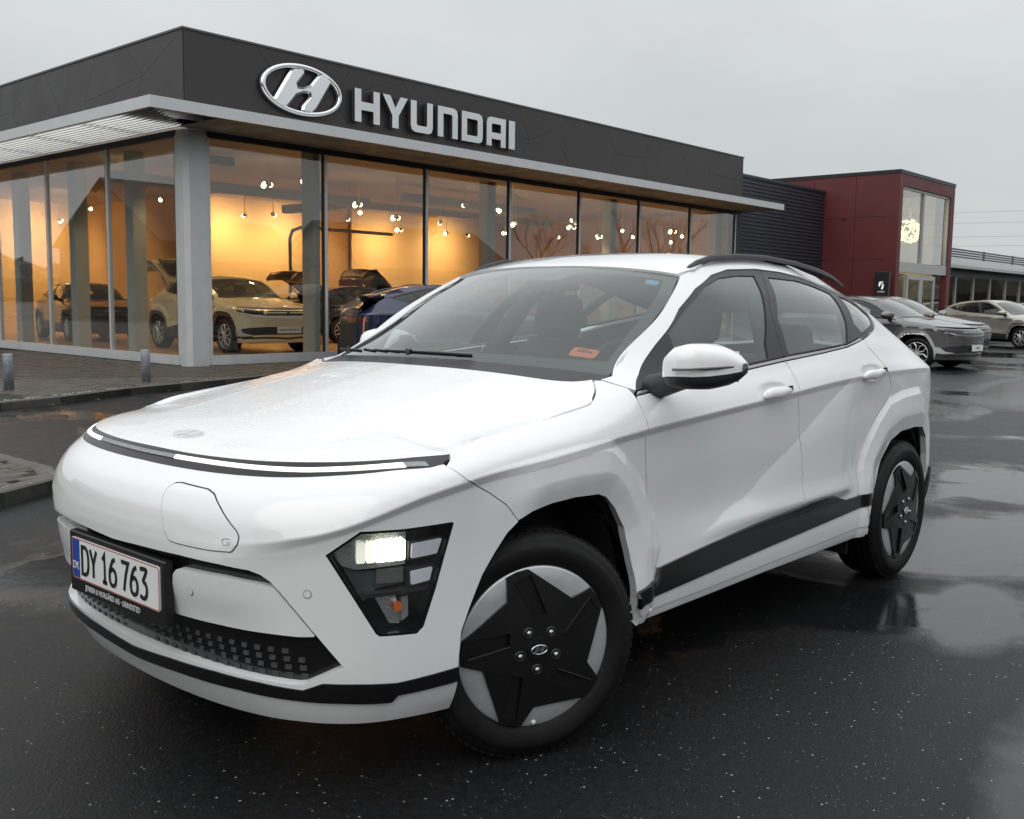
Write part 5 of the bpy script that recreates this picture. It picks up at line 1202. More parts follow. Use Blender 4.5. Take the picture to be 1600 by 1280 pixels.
BULB = mat('spot_bulb', (1, .9, .6), rough=.5, emit=(1, .80, .42), es=16)
random.seed(11)
spots = [(-8.5, -15.6, 3.85), (-10.2, -15.2, 3.62), (-10.9, -14.9, 3.72), (-12.2, -16.6, 3.3), (-12.9, -15.6, 3.45), (-12.4, -18.2, 3.3), (-13.6, -16.4, 3.35), (-13.8, -15.3, 3.2), (-14.2, -17.6, 3.3),
 (-16.0, -15.2, 3.65), (-16.6, -14.8, 3.55), (-17.4, -16.0, 3.4), (-17.0, -14.5, 3.2), (-17.9, -15.2, 3.3), (-16.4, -16.5, 3.3), (-17.3, -17.2, 3.1), (-18.6, -16.2, 3.15), (-19.6, -14.6, 3.5), (-20.2, -15.0, 3.5), (-20.0, -14.9, 3.35), (-22.4, -15.0, 3.4), (-23.6, -15.4, 3.3), (-24.6, -14.6, 3.5), (-25.4, -14.8, 3.4), (-25.0, -15.0, 3.2), (-8.2, -17.6, 3.75), (-10.5, -20, 3.6), (-21.2, -16.5, 3.2), (-22.9, -16.2, 3.3)]
spots += [(-13.9, -21.7, 3.55), (-15.9, -21.6, 3.5), (-19.6, -21.6, 3.5), (-22.6, -21.6, 3.5), (-8.9, -27.6, 3.55), (-11.4, -27.6, 3.5), (-10.6, -24.0, 3.6)]  # extra wall-wash spotlights, added to brighten the back walls
HSG = mat('spot_housing', (.55, .52, .48), rough=.4)
_c0 = Vector(cam.location); ordn = ['leftmost', 'second from left', 'third from left', 'fourth from left', 'fifth from left', 'sixth from left', 'seventh from left', 'eighth from left', 'ninth from left', 'tenth from left']
pn = ['first', 'second', 'third', 'fourth', 'fifth', 'sixth', 'seventh']; pane_of = {}
for i, p_ in enumerate(spots):
    d = Vector(p_)-_c0; t_ = (YF-_c0.y)/d.y; xh = _c0.x+d.x*t_
    if xh < -7.62: kx = ('r', sum(xh < m_ for m_ in mxs)-1); pos = -xh
    else:
        t_ = (XF-_c0.x)/d.x; yh = _c0.y+d.y*t_; kx = ('l', max(0, sum(yh < m_ for m_ in mys)-1)); pos = yh
    pane_of.setdefault(kx, []).append((pos, i))
lab = {}
for kx, L_ in pane_of.items():
    for r_, (_, i) in enumerate(sorted(L_)):
        lab[i] = '%s lit spotlight seen through the %s pane %s of the corner post' % (ordn[min(r_, 9)], pn[min(kx[1], 6)], 'right' if kx[0] == 'r' else 'left')
for i, (x, y, z) in enumerate(spots):
    t = thing('spotlight', lab[i], 'spotlight', (x, y, z), random.uniform(0, 6), 'lit spotlights under the showroom ceiling')
    mb = MB(); mb.tube([(0, 0, 4.16-z), (0, 0, .05)], .008, 6); mb.tube([(-.05, 0, .05), (.06, 0, .02)], .045, 10); mb.build('spot_housing', HSG, t)
    mb = MB(); mb.tube([(.061, 0, .02), (.085, 0, .012)], [.05, .038], 10); mb.build('bulb', BULB, t)
    if i % 3 == 1: mb = MB(); mb.tube([(-.02, .1, .05), (.03, .17, .0)], [.04, .05], 10); mb.build('bulb', BULB, t)
    l = bpy.data.lights.new('spot_lamp', 'SPOT'); l.energy = 72 if i < 29 else (290 if i < 33 else 300); l.color = (1, .66, .33); l.shadow_soft_size = .10; l.spot_size = R(128 if i < 29 else 160); l.spot_blend = .7 if i < 29 else 1.0
    o = bpy.data.objects.new('spot_lamp', l); COL.objects.link(o); o.location = (x+.02, y+.02, z-.07); o.rotation_euler = (R(-60) if i >= 29 else 0, 0, 0)
def area(x, y, z, sx_, sy_, e, col=(1, .66, .30), rx=0, rz=0):
    l = bpy.data.lights.new('wing_fill_light', 'AREA'); l.shape = 'RECTANGLE'; l.size = sx_; l.size_y = sy_; l.energy = e; l.color = col
    o = bpy.data.objects.new('wing_fill_light', l); COL.objects.link(o); o.location = (x, y, z); o.rotation_euler = (rx, 0, rz); return o

# ------------------------------------------------------------------ sign on the fascia
LET = mat('polished_letter', (.66, .67, .68), rough=.22, metal=1, var=.08, vscale=2)
LSIDE = mat('letter_return', (.10, .10, .105), rough=.4, metal=.6)
def prism_h(mb, P, holes, d0, d1, M, faces='both'):
    P = np.array(P, float)
    if (P[:, 0]*np.roll(P[:, 1], -1)-np.roll(P[:, 0], -1)*P[:, 1]).sum() < 0: P = P[::-1]
    uv, F = cdt_tris(P, [np.array(h, float) for h in holes], P.mean(0)[None] if not holes else None, [] if holes else None)
    F = [f if ((uv[f[1]][0]-uv[f[0]][0])*(uv[f[2]][1]-uv[f[0]][1])-(uv[f[1]][1]-uv[f[0]][1])*(uv[f[2]][0]-uv[f[0]][0])) > 0 else f[::-1] for f in F]
    mb.add([M @ Vector((x, y, d1)) for x, y in uv], F)
    for L, rev in [(P, 0)]+[(h, 1) for h in holes]:
        L = [tuple(p) for p in L]; n = len(L); V = [M @ Vector((*p, d0)) for p in L]+[M @ Vector((*p, d1-.004)) for p in L]
        mb.add(V, [(i, (i+1) % n, n+(i+1) % n, n+i) for i in range(n)])
s_, Hh = .165, .635
def letter(ch, w):
    if ch == 'H': return [(0,0),(s_,0),(s_,.235),(w-s_,.235),(w-s_,0),(w,0),(w,Hh),(w-s_,Hh),(w-s_,.395),(s_,.395),(s_,Hh),(0,Hh)], []
    if ch == 'Y': return [(w/2-.085,0),(w/2+.085,0),(w/2+.085,.25),(w,Hh),(w-.20,Hh),(w/2,.40),(.20,Hh),(0,Hh),(w/2-.085,.25)], []
    if ch == 'U': return [(0,Hh),(0,.13),(.03,.04),(.12,0),(w-.12,0),(w-.03,.04),(w,.13),(w,Hh),(w-s_,Hh),(w-s_,.17),(w-s_-.03,.14),(s_+.03,.14),(s_,.17),(s_,Hh)], []
    if ch == 'N': return [(0,0),(s_,0),(s_,Hh-.14),(w-s_-.03,Hh-.14),(w-s_,Hh-.17),(w-s_,0),(w,0),(w,Hh-.13),(w-.03,Hh-.04),(w-.12,Hh),(0,Hh)], []
    if ch == 'D': return [(0,0),(w-.12,0),(w-.03,.04),(w,.13),(w,Hh-.13),(w-.03,Hh-.04),(w-.12,Hh),(0,Hh)], [[(s_,.14),(w-s_-.02,.14),(w-s_,.17),(w-s_,Hh-.17),(w-s_-.02,Hh-.14),(s_,Hh-.14)]]
    if ch == 'A': return [(0,0),(s_,0),(s_,.16),(w-s_,.16),(w-s_,0),(w,0),(w,Hh),(.12,Hh),(.03,Hh-.04),(0,Hh-.13)], [[(s_,.30),(w-s_,.30),(w-s_,Hh-.14),(s_+.03,Hh-.14),(s_,Hh-.17)]]
    return [(0,0),(w,0),(w,Hh),(0,Hh)], []
sg_ = thing('lettering_sign', 'silver brand name in raised block letters with oval emblem on the dark fascia', 'sign', (-9.6, YF+.03, 4.8)); bpy.context.view_layer.update()
for ch, x0, x1 in zip('HYUNDAI', (-10.806,-11.526,-12.287,-13.063,-13.787,-14.581,-15.321), (-11.448,-12.204,-12.916,-13.664,-14.454,-15.218,-15.531)):
    P_, H_ = letter(ch, x0-x1); M = frame((x0, YF+.02, 4.795), (-1, 0, 0), (0, 1, 0)); mb = MB(); prism_h(mb, P_, H_, .03, .13, M); o = at_world(mb.build('letter', LET, sg_))
    o.data.materials.append(LSIDE)
    for p in o.data.polygons:
        if abs(p.normal.y) < .5: p.material_index = 1
CHR = mat('sign_chrome', (.78, .79, .80), rough=.10, metal=1, var=.03)
Ml = frame((-9.60, YF+.03, 5.19), (-1, 0, 0), (0, 1, 0))
mb = MB(); n = 72; sec_ = [(0, .02), (0, .07), (.02, .10), (.055, .11), (.09, .10), (.105, .07), (.105, .02)]; V = []
for i in range(n):
    t = 2*math.pi*i/n
    for e_, d in sec_: V.append(Ml @ Vector(((.93-e_)*math.cos(t), (.475-e_*.9)*math.sin(t), d)))
k = len(sec_); mb.add(V, [(k*i+j, k*((i+1) % n)+j, k*((i+1) % n)+j+1, k*i+j+1) for i in range(n) for j in range(k-1)], True); at_world(mb.build('emblem_ring', CHR, sg_))
def emb_letter():
    # slanted letter with swept joints, built as a rounded relief
    Lq = [(-.64,-.26),(-.50,-.36),(-.36,-.40),(-.27,-.37),(-.14,-.10),(-.04,-.02),(.10,.03),(.20,.00),(.20,-.12),(.12,-.34),(.20,-.42),(.34,-.415),(.44,-.36),(.56,-.10),(.78,.22),(.80,.27),(.66,.345),(.54,.385),(.44,.36),(.22,.10),(.08,.02)]
    top = [(-.62,-.27),(-.46,-.375),(-.32,-.405),(-.23,-.35),(-.13,-.13),(.02,-.05),(.16,-.045),(.20,-.10),(.11,-.30),(.13,-.385),(.24,-.43),(.38,-.405),(.47,-.33)]
    full = top+[(-x, -y) for x, y in top]
    return [(x*.90+.42*y*.95, y*.95) for x, y in full]
EL = emb_letter(); cen = np.array([0, 0])
mb = MB(); 
El2 = inset_poly(np.array(EL), .035); prism_h(mb, EL, [], .02, .075, Ml)
uv, F = cdt_tris(El2 if (np.cross(El2, np.roll(El2, -1, 0)).sum() > 0) else El2[::-1], [], np.array([[0., 0.]]))
V = [Ml @ Vector((*p, .072)) for p in EL]+[Ml @ Vector((*p, .115)) for p in El2]; n = len(EL)
mb.add(V, [(i, (i+1) % n, n+(i+1) % n, n+i) for i in range(n)]); mb.add([Ml @ Vector((x, y, .115)) for x, y in uv], F); o = at_world(mb.build('emblem_letter', CHR, sg_))
bm = bmesh.new(); bm.from_mesh(o.data); bmesh.ops.recalc_face_normals(bm, faces=bm.faces); bm.to_mesh(o.data); bm.free()
# ------------------------------------------------------------------ corrugated hall, red entrance block, low wing
CORR = mat('dark_blue_grey_sheet', (.040, .047, .060), rough=.42, metal=.25, var=.08, vscale=1.2)
hall = thing('corrugated_hall', 'dark blue grey hall clad in horizontal corrugated sheet between showroom and red block', 'building', (-29.4, -13.3, 0)); bpy.context.view_layer.update()
mb = MB(); V = []; z = .0; prof = []
while z < 5.3: prof += [(0, z), (0, z+.055), (.03, z+.07), (.03, z+.10), (0, z+.115)]; z += .118
prof.append((0, 5.36))
for y_, z_ in prof: V += [Vector((-26.43, -13.36+y_, z_)), Vector((-32.44, -13.36+y_, z_))]
mb.add(V, [(2*i, 2*i+2, 2*i+3, 2*i+1) for i in range(len(prof)-1)]); at_world(mb.build('corrugated_sheet', CORR, hall))
mb = MB(); mb.box((-26.43, -13.40, 0), (-32.44, -20, 5.30)); mb.box((-26.43, -13.30, 5.30), (-32.44, -13.50, 5.38)); at_world(mb.build('hall_body', CORR, hall))
RED = mat('oxide_red_panel', (.112, .018, .019), rough=.5, var=.08, vscale=1.1, rvar=.06)
RX, RY = -32.4, -10.66
red = thing('red_entrance_block', 'oxide red cube shaped entrance block with tall glazing and double door', 'building', (-35.2, -13, 0)); bpy.context.view_layer.update()
mb = MB(); mb.box((RX-.03, RY-.42, 0), (RX-.25, -20, 5.86)); mb.box((RX-.25, -19.6, 0), (-37.6, -20, 5.86)); mb.box((-37.6, RY-.3, 0), (-37.85, -20, 5.86)); mb.box((RX-.03, RY-.04, 5.55), (-37.8, -20, 5.80)); at_world(mb.build('block_core', RED, red))
ze = [0, 1.46, 2.92, 4.38, 5.82]; yc = [RY, -12.2, -13.75, -15.3, -17.0]
for i in range(4):
    for j in range(4):
        mb = MB(); mb.box((RX-.028, yc[j]-.006, ze[i]+.006), (RX, yc[j+1]+.006, ze[i+1]-.006)); at_world(mb.build('wall_panel', RED, red))
mb = MB(); mb.box((RX+.02, RY+.02, 5.82), (-37.87, RY-.12, 5.94)); mb.box((RX+.02, RY-.12, 5.82), (RX-.12, -20, 5.94)); at_world(mb.build('coping', mat('dark_coping', (.03, .028, .03), rough=.4, metal=.4), red))
for a, b in (((RX-.002, RY-.40, 0), (-32.70, RY, 5.82)), ((-37.45, RY-.30, 0), (-37.85, RY, 5.82)), ((-32.70, RY-.30, 5.42), (-37.45, RY, 5.82))):
    mb = MB(); mb.box(a, b); at_world(mb.build('wall_panel', RED, red))
PANE2 = glass('entrance_glass', (.80, .83, .78), .85, ior=1.5, boost=2.6)
for a, b in ((-32.74, -34.86), (-34.92, -37.41)):
    mb = MB(); mb.box((a, RY-.13, 2.86), (b, RY-.12, 5.40)); at_world(mb.build('window_pane', PANE2, red))
FR = mat('light_grey_frame', (.48, .49, .48), rough=.45, metal=.3, var=.05)
for a, b in (((-32.70, RY-.17, 2.84), (-32.78, RY-.05, 5.42)), ((-34.85, RY-.17, 2.84), (-34.93, RY-.05, 5.42)), ((-37.37, RY-.17, 2.84), (-37.45, RY-.05, 5.42)), ((-32.78, RY-.16, 5.34), (-37.37, RY-.06, 5.42))):
    mb = MB(); mb.box(a, b); at_world(mb.build('window_frame', FR, red))
mb = MB(); mb.box((-32.70, RY-.18, 2.50), (-37.45, RY-.03, 2.84)); at_world(mb.build('transom_band', FR, red))
for a, b in ((-32.74, -33.55), (-36.45, -37.40)):
    mb = MB(); mb.box((a, RY-.13, .1), (b, RY-.12, 2.46)); at_world(mb.build('side_light', PANE2, red))
for a, b in ((-33.62, -34.98), (-35.02, -36.38)):
    mb = MB()
    mb.box((a, RY-.12, .05), (a-.13, RY-.05, 2.42)); mb.box((b+.13, RY-.12, .05), (b, RY-.05, 2.42)); mb.box((a-.13, RY-.12, 2.27), (b+.13, RY-.05, 2.42)); mb.box((a-.13, RY-.12, .05), (b+.13, RY-.05, .22)); d = at_world(mb.build('door', FR, red))
    mb = MB(); mb.box((a-.13, RY-.09, .22), (b+.13, RY-.08, 2.27)); mb.build('door_pane', PANE2, d)
    mb = MB(); hx = b+.20 if a > -34 else a-.20; mb.tube([(hx, RY-.02, .9), (hx, RY-.02, 1.5)], .018, 6); mb.build('door_handle', CHROME, d)
mb = MB(); mb.box((-33.0, -15.4, .0), (-37.4, -15.5, 5.5)); mb.box((-37.3, RY-.5, .0), (-37.45, -15.4, 5.5)); at_world(mb.build('lobby_wall', mat('pale_lobby_wall', (.62, .60, .50), rough=.8, var=.05), red))
mb = MB(); mb.box((-32.7, RY-.2, 0), (-37.4, -19.4, .06)); at_world(mb.build('lobby_floor', FLO, red))
mb = MB(); mb.box((RX+.012, -12.55, 4.30), (RX-.0, -12.63, 4.38)); at_world(mb.build('wall_vent', VOIDK, red))
# lit cluster lamp behind the tall glass
cl = thing('chandelier', 'lit globe of small warm bulbs hanging behind the tall glass of the red block', 'lamp', (-35.7, -11.5, 4.08)); bpy.context.view_layer.update()
random.seed(21); mb = MB(); GB = MB()
for _ in range(120):
    v = Vector((random.gauss(0, 1), random.gauss(0, 1), random.gauss(0, 1))).normalized(); c_ = v*random.uniform(.34, .43); r = .055
    GB.add([c_+Vector(q)*r for q in ((1,0,0),(-1,0,0),(0,1,0),(0,-1,0),(0,0,1),(0,0,-1))], [(0,2,4),(2,1,4),(1,3,4),(3,0,4),(2,0,5),(1,2,5),(3,1,5),(0,3,5)], True)
o = GB.build('bulb', mat('cluster_bulb', (1, .9, .7), rough=.4, emit=(1, .80, .42), es=5), cl); o['kind'] = 'stuff'
mb.tube([(0, 0, .5), (0, 0, 1.5)], .012, 6); mb.tube([(0, 0, .05), (0, 0, -.05)], .12, 12); mb.build('lamp_stem', CHROME, cl)
l = bpy.data.lights.new('cluster_lamp', 'POINT'); l.energy = 110; l.color = (1, .86, .62); l.shadow_soft_size = .4; o = bpy.data.objects.new('cluster_lamp', l); COL.objects.link(o); o.location = (-35.2, -12.6, 4.6)
# totem
tot = thing('totem_sign', 'slim black totem sign with white mark standing against the red wall', 'sign', (-32.05, -10.95, 0)); bpy.context.view_layer.update()
mb = MB(); mb.box((-32.15, -10.72, 0), (-31.98, -11.22, 2.48), None, bev=.01); at_world(mb.build('totem_body', mat('totem_black', (.018, .018, .02), rough=.35, var=.1), tot))
Mt = frame((-31.975, -10.97, 2.02), (0, 1, 0), (1, 0, 0)); WM = mat('white_mark', (.8, .8, .8), rough=.4, emit=(1, 1, 1), es=.4)
mb = MB(); mb.prism([(-.085,-.06),(-.04,-.02),(-.005,.12),(-.04,.14),(-.085,.08)], 0, .004, Mt); mb.prism([(.085,.06),(.04,.02),(.0,-.13),(.04,-.15),(.085,-.08)], 0, .004, Mt); mb.prism([(-.005,.0),(.03,.06),(.07,.13),(.03,.14),(-.0,.06)], 0, .004, Mt); at_world(mb.build('emblem', WM, tot))
o = link('lettering', text_mesh('HYUNDAI', .055, .001), tot, WM); o.matrix_world = frame((-31.974, -10.97, 1.80), (0, 1, 0), (1, 0, 0))
# low wing
low = thing('low_wing', 'long low grey workshop wing with a window band behind the parked cars', 'building', (-50, -12, 0)); bpy.context.view_layer.update()
LG = mat('grey_eaves_sheet', (.26, .27, .28), rough=.45, metal=.3, var=.06); DG_ = mat('slate_grey_band', (.085, .092, .105), rough=.5, var=.06)
LY = -12.0
mb = MB(); mb.box((-37.9, LY-.05, 2.62), (-85, LY-.3, 3.0)); at_world(mb.build('window_head', DG_, low))
mb = MB(); mb.box((-37.9, LY+.55, 2.92), (-85, LY+.35, 3.04)); at_world(mb.build('gutter', mat('pale_gutter', (.50, .51, .52), rough=.4, metal=.3), low))
mb = MB(); V = []; pr = [(.50, 3.04), (.30, 3.22), (-.15, 3.40), (-.6, 3.48)]
for y_, z_ in pr: V += [Vector((-37.9, LY+y_, z_)), Vector((-85, LY+y_, z_))]
mb.add(V, [(2*i, 2*i+1, 2*i+3, 2*i+2) for i in range(3)], True); mb.box((-37.9, LY-.6, 3.0), (-85, LY-12, 3.47)); at_world(mb.build('curved_eaves', LG, low))
for k_ in range(4):
    mb = MB(); mb.box((-37.9, LY-.55, 3.50+.105*k_), (-85, LY-.60, 3.57+.105*k_)); at_world(mb.build('parapet_slat', DG_, low))
for x in np.arange(-39, -85, -4.6): mb = MB(); mb.box((x, LY-.61, 3.47), (x-.08, LY-.68, 3.92)); at_world(mb.build('parapet_post', DG_, low))
mb = MB(); mb.box((-37.9, LY-.05, 0), (-85, LY-.3, .85)); at_world(mb.build('plinth', DG_, low))
xs = np.arange(-38.0, -70, -2.35)
PANE3 = glass('wing_glass', (.75, .72, .66), .8, ior=1.5, boost=1.2)
for i, x in enumerate(xs):
    mb = MB(); mb.box((x, LY-.12, .85), (x-.09, LY-.02, 2.62)); at_world(mb.build('window_post', FR, low))
    if i < len(xs)-1: mb = MB(); mb.box((x-.09, LY-.09, .85), (xs[i+1], LY-.08, 2.62)); at_world(mb.build('window_pane', PANE3, low))
mb = MB(); mb.box((-37.9, LY-5, 0), (-85, LY-5.2, 3)); mb.box((-37.9, LY-.3, 2.9), (-85, LY-5, 3.0)); at_world(mb.build('inner_wall', WALLO, low))
mb = MB(); mb.box((-40.4, LY-.8, 0), (-40.6, LY-5, 2.9)); mb.box((-44.9, LY-.8, 0), (-45.1, LY-5, 2.9)); at_world(mb.build('inner_partition', mat('brown_partition', (.10, .055, .03), rough=.7), low))
for x in (-39.3, -42.5, -47.0, -52): area(x, LY-2.6, 2.85, 1.4, 1.0, 170 if x > -40 else 70, (1, .68, .32))  # area lights added inside the low wing to warm its windows
mb = MB(); mb.box((-38.6, LY-.9, 1.98), (-39.6, LY-1.1, 2.06)); at_world(mb.build('strip_lamp', mat('strip_lamp', (1, .95, .8), rough=.4, emit=(1, .9, .6), es=6), low))
# overhead wires
for k_, (z0, z1) in enumerate(((12.6, 11.9), (11.4, 10.9), (9.9, 9.6), (8.9, 8.7))):
    mb = MB(); pts = [(-110+8*0, -70+110*t, z0+(z1-z0)*t-1.2*4*t*(1-t)) for t in np.linspace(0, 1, 14)]; mb.tube(pts, .013, 5)
    tag(mb.build('overhead_wire', mat('wire', (.28, .28, .285), rough=.6)), '%s of four thin power wires crossing the grey sky at the right' % ['topmost', 'second from the top', 'third from the top', 'lowest'][k_], 'wire', 'overhead power wires at the right')
# ------------------------------------------------------------------ houses and trees across the road: the panes and the paint mirror them
BRICKM = mat('red_brick_wall', (.20, .075, .045), rough=.85, var=.2, vscale=6); ROOFT = mat('dark_roof_tile', (.045, .035, .033), rough=.7, var=.15, vscale=3); WALLW = mat('pale_render', (.38, .36, .32), rough=.85, var=.08)
HW = mat('house_window', (.02, .023, .026), rough=.08, spec=.8)
def house(x0, y0, w, d, eave, ridge, ridge_along, wall_m, label, chim=None):
    h = thing('house', label, 'house', (x0+w/2, y0+d/2, 0), 0, 'houses across the road'); mb = MB(); mb.box((-w/2, -d/2, 0), (w/2, d/2, eave)); 
    if ridge_along == 'x':
        mb.add([Vector(v) for v in ((-w/2, -d/2, eave), (-w/2, d/2, eave), (-w/2, 0, ridge-.1), (w/2, -d/2, eave), (w/2, d/2, eave), (w/2, 0, ridge-.1))], [(0, 2, 1), (3, 4, 5)])
    else: mb.add([Vector(v) for v in ((-w/2, -d/2, eave), (w/2, -d/2, eave), (0, -d/2, ridge-.1), (-w/2, d/2, eave), (w/2, d/2, eave), (0, d/2, ridge-.1))], [(0, 1, 2), (3, 5, 4)])
    mb.build('wall', wall_m, h)
    mb = MB(); o_ = .4; k_ = (ridge-eave)/((d if ridge_along == 'x' else w)/2)
    for sg in (1, -1):
        if ridge_along == 'x': V = [(-w/2-o_, sg*(d/2+o_), eave-k_*o_), (w/2+o_, sg*(d/2+o_), eave-k_*o_), (w/2+o_, 0, ridge), (-w/2-o_, 0, ridge)]
        else: V = [(sg*(w/2+o_), -d/2-o_, eave-k_*o_), (sg*(w/2+o_), d/2+o_, eave-k_*o_), (0, d/2+o_, ridge), (0, -d/2-o_, ridge)]
        mb.add([Vector(v) for v in V]+[Vector(v)+Vector((0, 0, .12)) for v in V], [(0, 1, 2, 3), (4, 7, 6, 5), (0, 4, 5, 1), (1, 5, 6, 2), (3, 2, 6, 7), (0, 3, 7, 4)])
    r_ = mb.build('roof', ROOFT, h)
    if chim: mb = MB(); mb.box((chim-.35, -.3, ridge-.6), (chim+.35, .3, ridge+1.1)); mb.build('chimney', BRICKM, r_)
    n_ = max(2, int(w/3))
    for i in range(n_):
        xx = -w/2+w*(i+.5)/n_
        for yy in (-d/2-.02, d/2+.02): mb = MB(); mb.box((xx-.6, yy-.02, 1.0), (xx+.6, yy+.02, 2.2)); mb.build('window', HW, h)
    return h
house(-34, 19, 15, 9, 3.3, 5.6, 'x', BRICKM, 'low brick house with dark tiled roof across the road', 2.5)
house(-52, 19, 14, 9, 3.4, 6.2, 'x', WALLW, 'pale rendered house with dark roof across the road', -3)
house(-15, 20, 13, 9, 3.3, 5.4, 'x', WALLW, 'pale house with shallow dark roof opposite the forecourt', 3)
house(6, 21, 14, 9, 3.2, 5.6, 'x', BRICKM, 'brick house with shallow dark roof opposite the forecourt', -3)
house(17, -2, 9, 14, 3.4, 6.4, 'y', BRICKM, 'brick house standing end on ahead of the white car')
house(16, -34, 10, 13, 3.6, 6.6, 'y', WALLW, 'pale house with steep roof ahead of the showroom corner')
house(15, -68, 12, 14, 4.8, 8.8, 'x', mat('weathered_brick', (.10, .085, .072), rough=.85, var=.2, vscale=5), 'tall gabled brick house mirrored in the showroom panes', 2)
BARK = mat('bark', (.07, .055, .045), rough=.9, var=.2, vscale=8)
def bare_tree(x, y, hgt, seed, label):
    random.seed(seed); t = thing('tree', label, 'tree', (x, y, 0), 0, 'bare trees across the road'); mb = MB(); mb.tube([(0, 0, 0), (.1, 0, hgt*.3), (0, .1, hgt*.55)], [hgt*.022, hgt*.016, hgt*.010], 8); mb.build('trunk', BARK, t); mb = MB()
    def grow(p, d, L, r, lv):
        q = p+d*L; mb.tube([p, (p+q)/2+Vector((random.uniform(-1, 1), random.uniform(-1, 1), 0))*L*.06, q], [r, r*.8, r*.55], 5 if lv < 3 else 3, False)
        if lv < 5:
            for _ in range(3): grow(q, (d+Vector((random.uniform(-1, 1), random.uniform(-1, 1), random.uniform(-.1, .8)))*.65).normalized(), L*random.uniform(.62, .8), r*.55, lv+1)
    for _ in range(5): grow(Vector((0, 0, hgt*random.uniform(.25, .5))), Vector((random.uniform(-1, 1), random.uniform(-1, 1), random.uniform(.5, 1.4))).normalized(), hgt*.2, hgt*.009, 1)
    mb.build('crown', BARK, t)
bare_tree(-62, 17, 8.5, 1, 'bare deciduous tree behind the camera side houses'); bare_tree(-70, 18, 9.5, 2, 'tall bare deciduous tree at the far end of the road'); bare_tree(-58, 22, 8, 3, 'bare deciduous tree beside the pale house'); bare_tree(12, 9, 8, 5, 'bare tree ahead of the white car'); bare_tree(-2, 27, 9, 6, 'bare tree between two houses')
# a far wood all round the horizon, one mass of crowns
random.seed(77); fw = MB()
for k in range(520):
    a = 2*math.pi*k/520+random.uniform(-.01, .01); rr_f = random.uniform(215, 260); hx_, hz_ = random.uniform(4, 8), random.uniform(3.5, 6.5); cx_, cy_ = rr_f*math.cos(a)-15, rr_f*math.sin(a)-5
    V = []
    for i in range(5):
        ph = math.pi*i/4-math.pi/2
        for j in range(7):
            th = 2*math.pi*j/7; q = random.uniform(.75, 1.15); V.append(Vector((cx_+hx_*q*math.cos(ph)*math.cos(th), cy_+hx_*q*math.cos(ph)*math.sin(th), hz_*.8+hz_*q*math.sin(ph))))
    fw.add(V, [(7*i+j, 7*i+(j+1) % 7, 7*i+7+(j+1) % 7, 7*i+7+j) for i in range(4) for j in range(7)])
tag(fw.build('far_wood', mat('winter_wood', (.045, .045, .038), rough=.9, var=.3, vscale=.2)), kind='stuff')
# ------------------------------------------------------------------ the other cars: one pattern set, painted and placed one by one
PAINT0 = mat('pattern_paint', (.3, .3, .3), rough=.3, coat=1)
DARKGL = glass('dark_car_glass', (.35, .38, .37), .45, ior=1.52, boost=1.5)
proto = bpy.data.objects.new('pattern', None)
_F = list(FEATURES); FEATURES[:] = [f for f in FEATURES[:2]]
evs = {}
def grp(role, n0):
    """collect the meshes made since n0 under a role"""
    evs.setdefault(role, []); new = [o for o in proto.children if o not in seen_]; seen_.update(new); evs[role] += new
seen_ = set(); h_ = .05
def pp(role, nm, poly, off=0, inset=0, skirt=.02, mirror='twin', keep=None, holes=(), f=None, h=h_):
    panel(nm, poly, PAINT0, proto, f or body, h=h, off=off, inset=inset, skirt=skirt, mirror=mirror, keep=keep, holes=holes); grp(role, 0)
pp('paint', 'front_bumper', [*smooth_line(BBOT, .05)]+FFRONT[1:]+[tuple(p) for p in ARCH[:a0][::-1] if p[1] > .34]+STOP[::-1], mirror='merge', keep=half0)
pp('black', 'bumper_insert', [(0,.37),(.45,.37),(.70,.36),(.92,.40),(.98,.47),(.80,.50),(.45,.52),(0,.52)], off=.004, mirror='merge', keep=half0, skirt=.01)
pp('silver', 'skid_trim', [(.70,.355),(.76,.372),(.90,.385),(1.02,.47),(1.10,.48),(1.12,.36),(.95,.345)], off=.010, skirt=.012)
pp('black', 'black_front_strip', STOP+SBOT[::-1], off=.004, mirror='merge', keep=half0); pp('paint', 'chin_panel', SBOT+CHIN[::-1], mirror='merge', keep=half0)
pp('band', 'front_light_bar', [(0,.73),(.45,.732),(.72,.755),(.95,.79),(1.04,.80),(1.09,.842),(.95,.85),(.70,.835),(.45,.825),(0,.822)], off=.005, mirror='merge', keep=half0, skirt=.006)
pp('silver', 'daytime_light', [(.72,.752),(.95,.787),(1.06,.80),(1.06,.79),(.95,.774),(.72,.742)], off=.007, skirt=.006)
pp('paint', 'hood', hp, f=hood, mirror=None, inset=.003); pp('paint', 'front_fender', fend, inset=.003, h=.03); pp('paint', 'front_door', fd, inset=.003, h=.04); pp('paint', 'rear_door', rd, inset=.003, h=.04); pp('paint', 'rear_quarter_panel', QP, inset=.003, h=.04)
pp('paint', 'tailgate_panel', TG, mirror='merge', keep=lambda p: abs(p[0]-S_END) < 1e-4); pp('black', 'rear_bumper', TB, off=.005, mirror='merge', keep=lambda p: abs(p[0]-S_END) < 1e-4)
pp('red', 'tail_lamp', [(4.70,.88),(4.80,.94),(5.6,.93),(5.6,.86),(4.75,.82)], off=.006)
pp('black', 'side_cladding', [(1.89,.44)]+CT[2:-3]+[(3.724,.43)]+SB[::-1]+[(1.905,.29)], off=.008)
pp('arch', 'arch_trim', [tuple(p) for p in ARCH]+[tuple(p) for p in (np.array([ARCH[:, 0].mean(), .35])+(ARCH-np.array([ARCH[:, 0].mean(), .35]))*np.array([1.15, 1.17]))[::-1]], off=.010, h=.03)
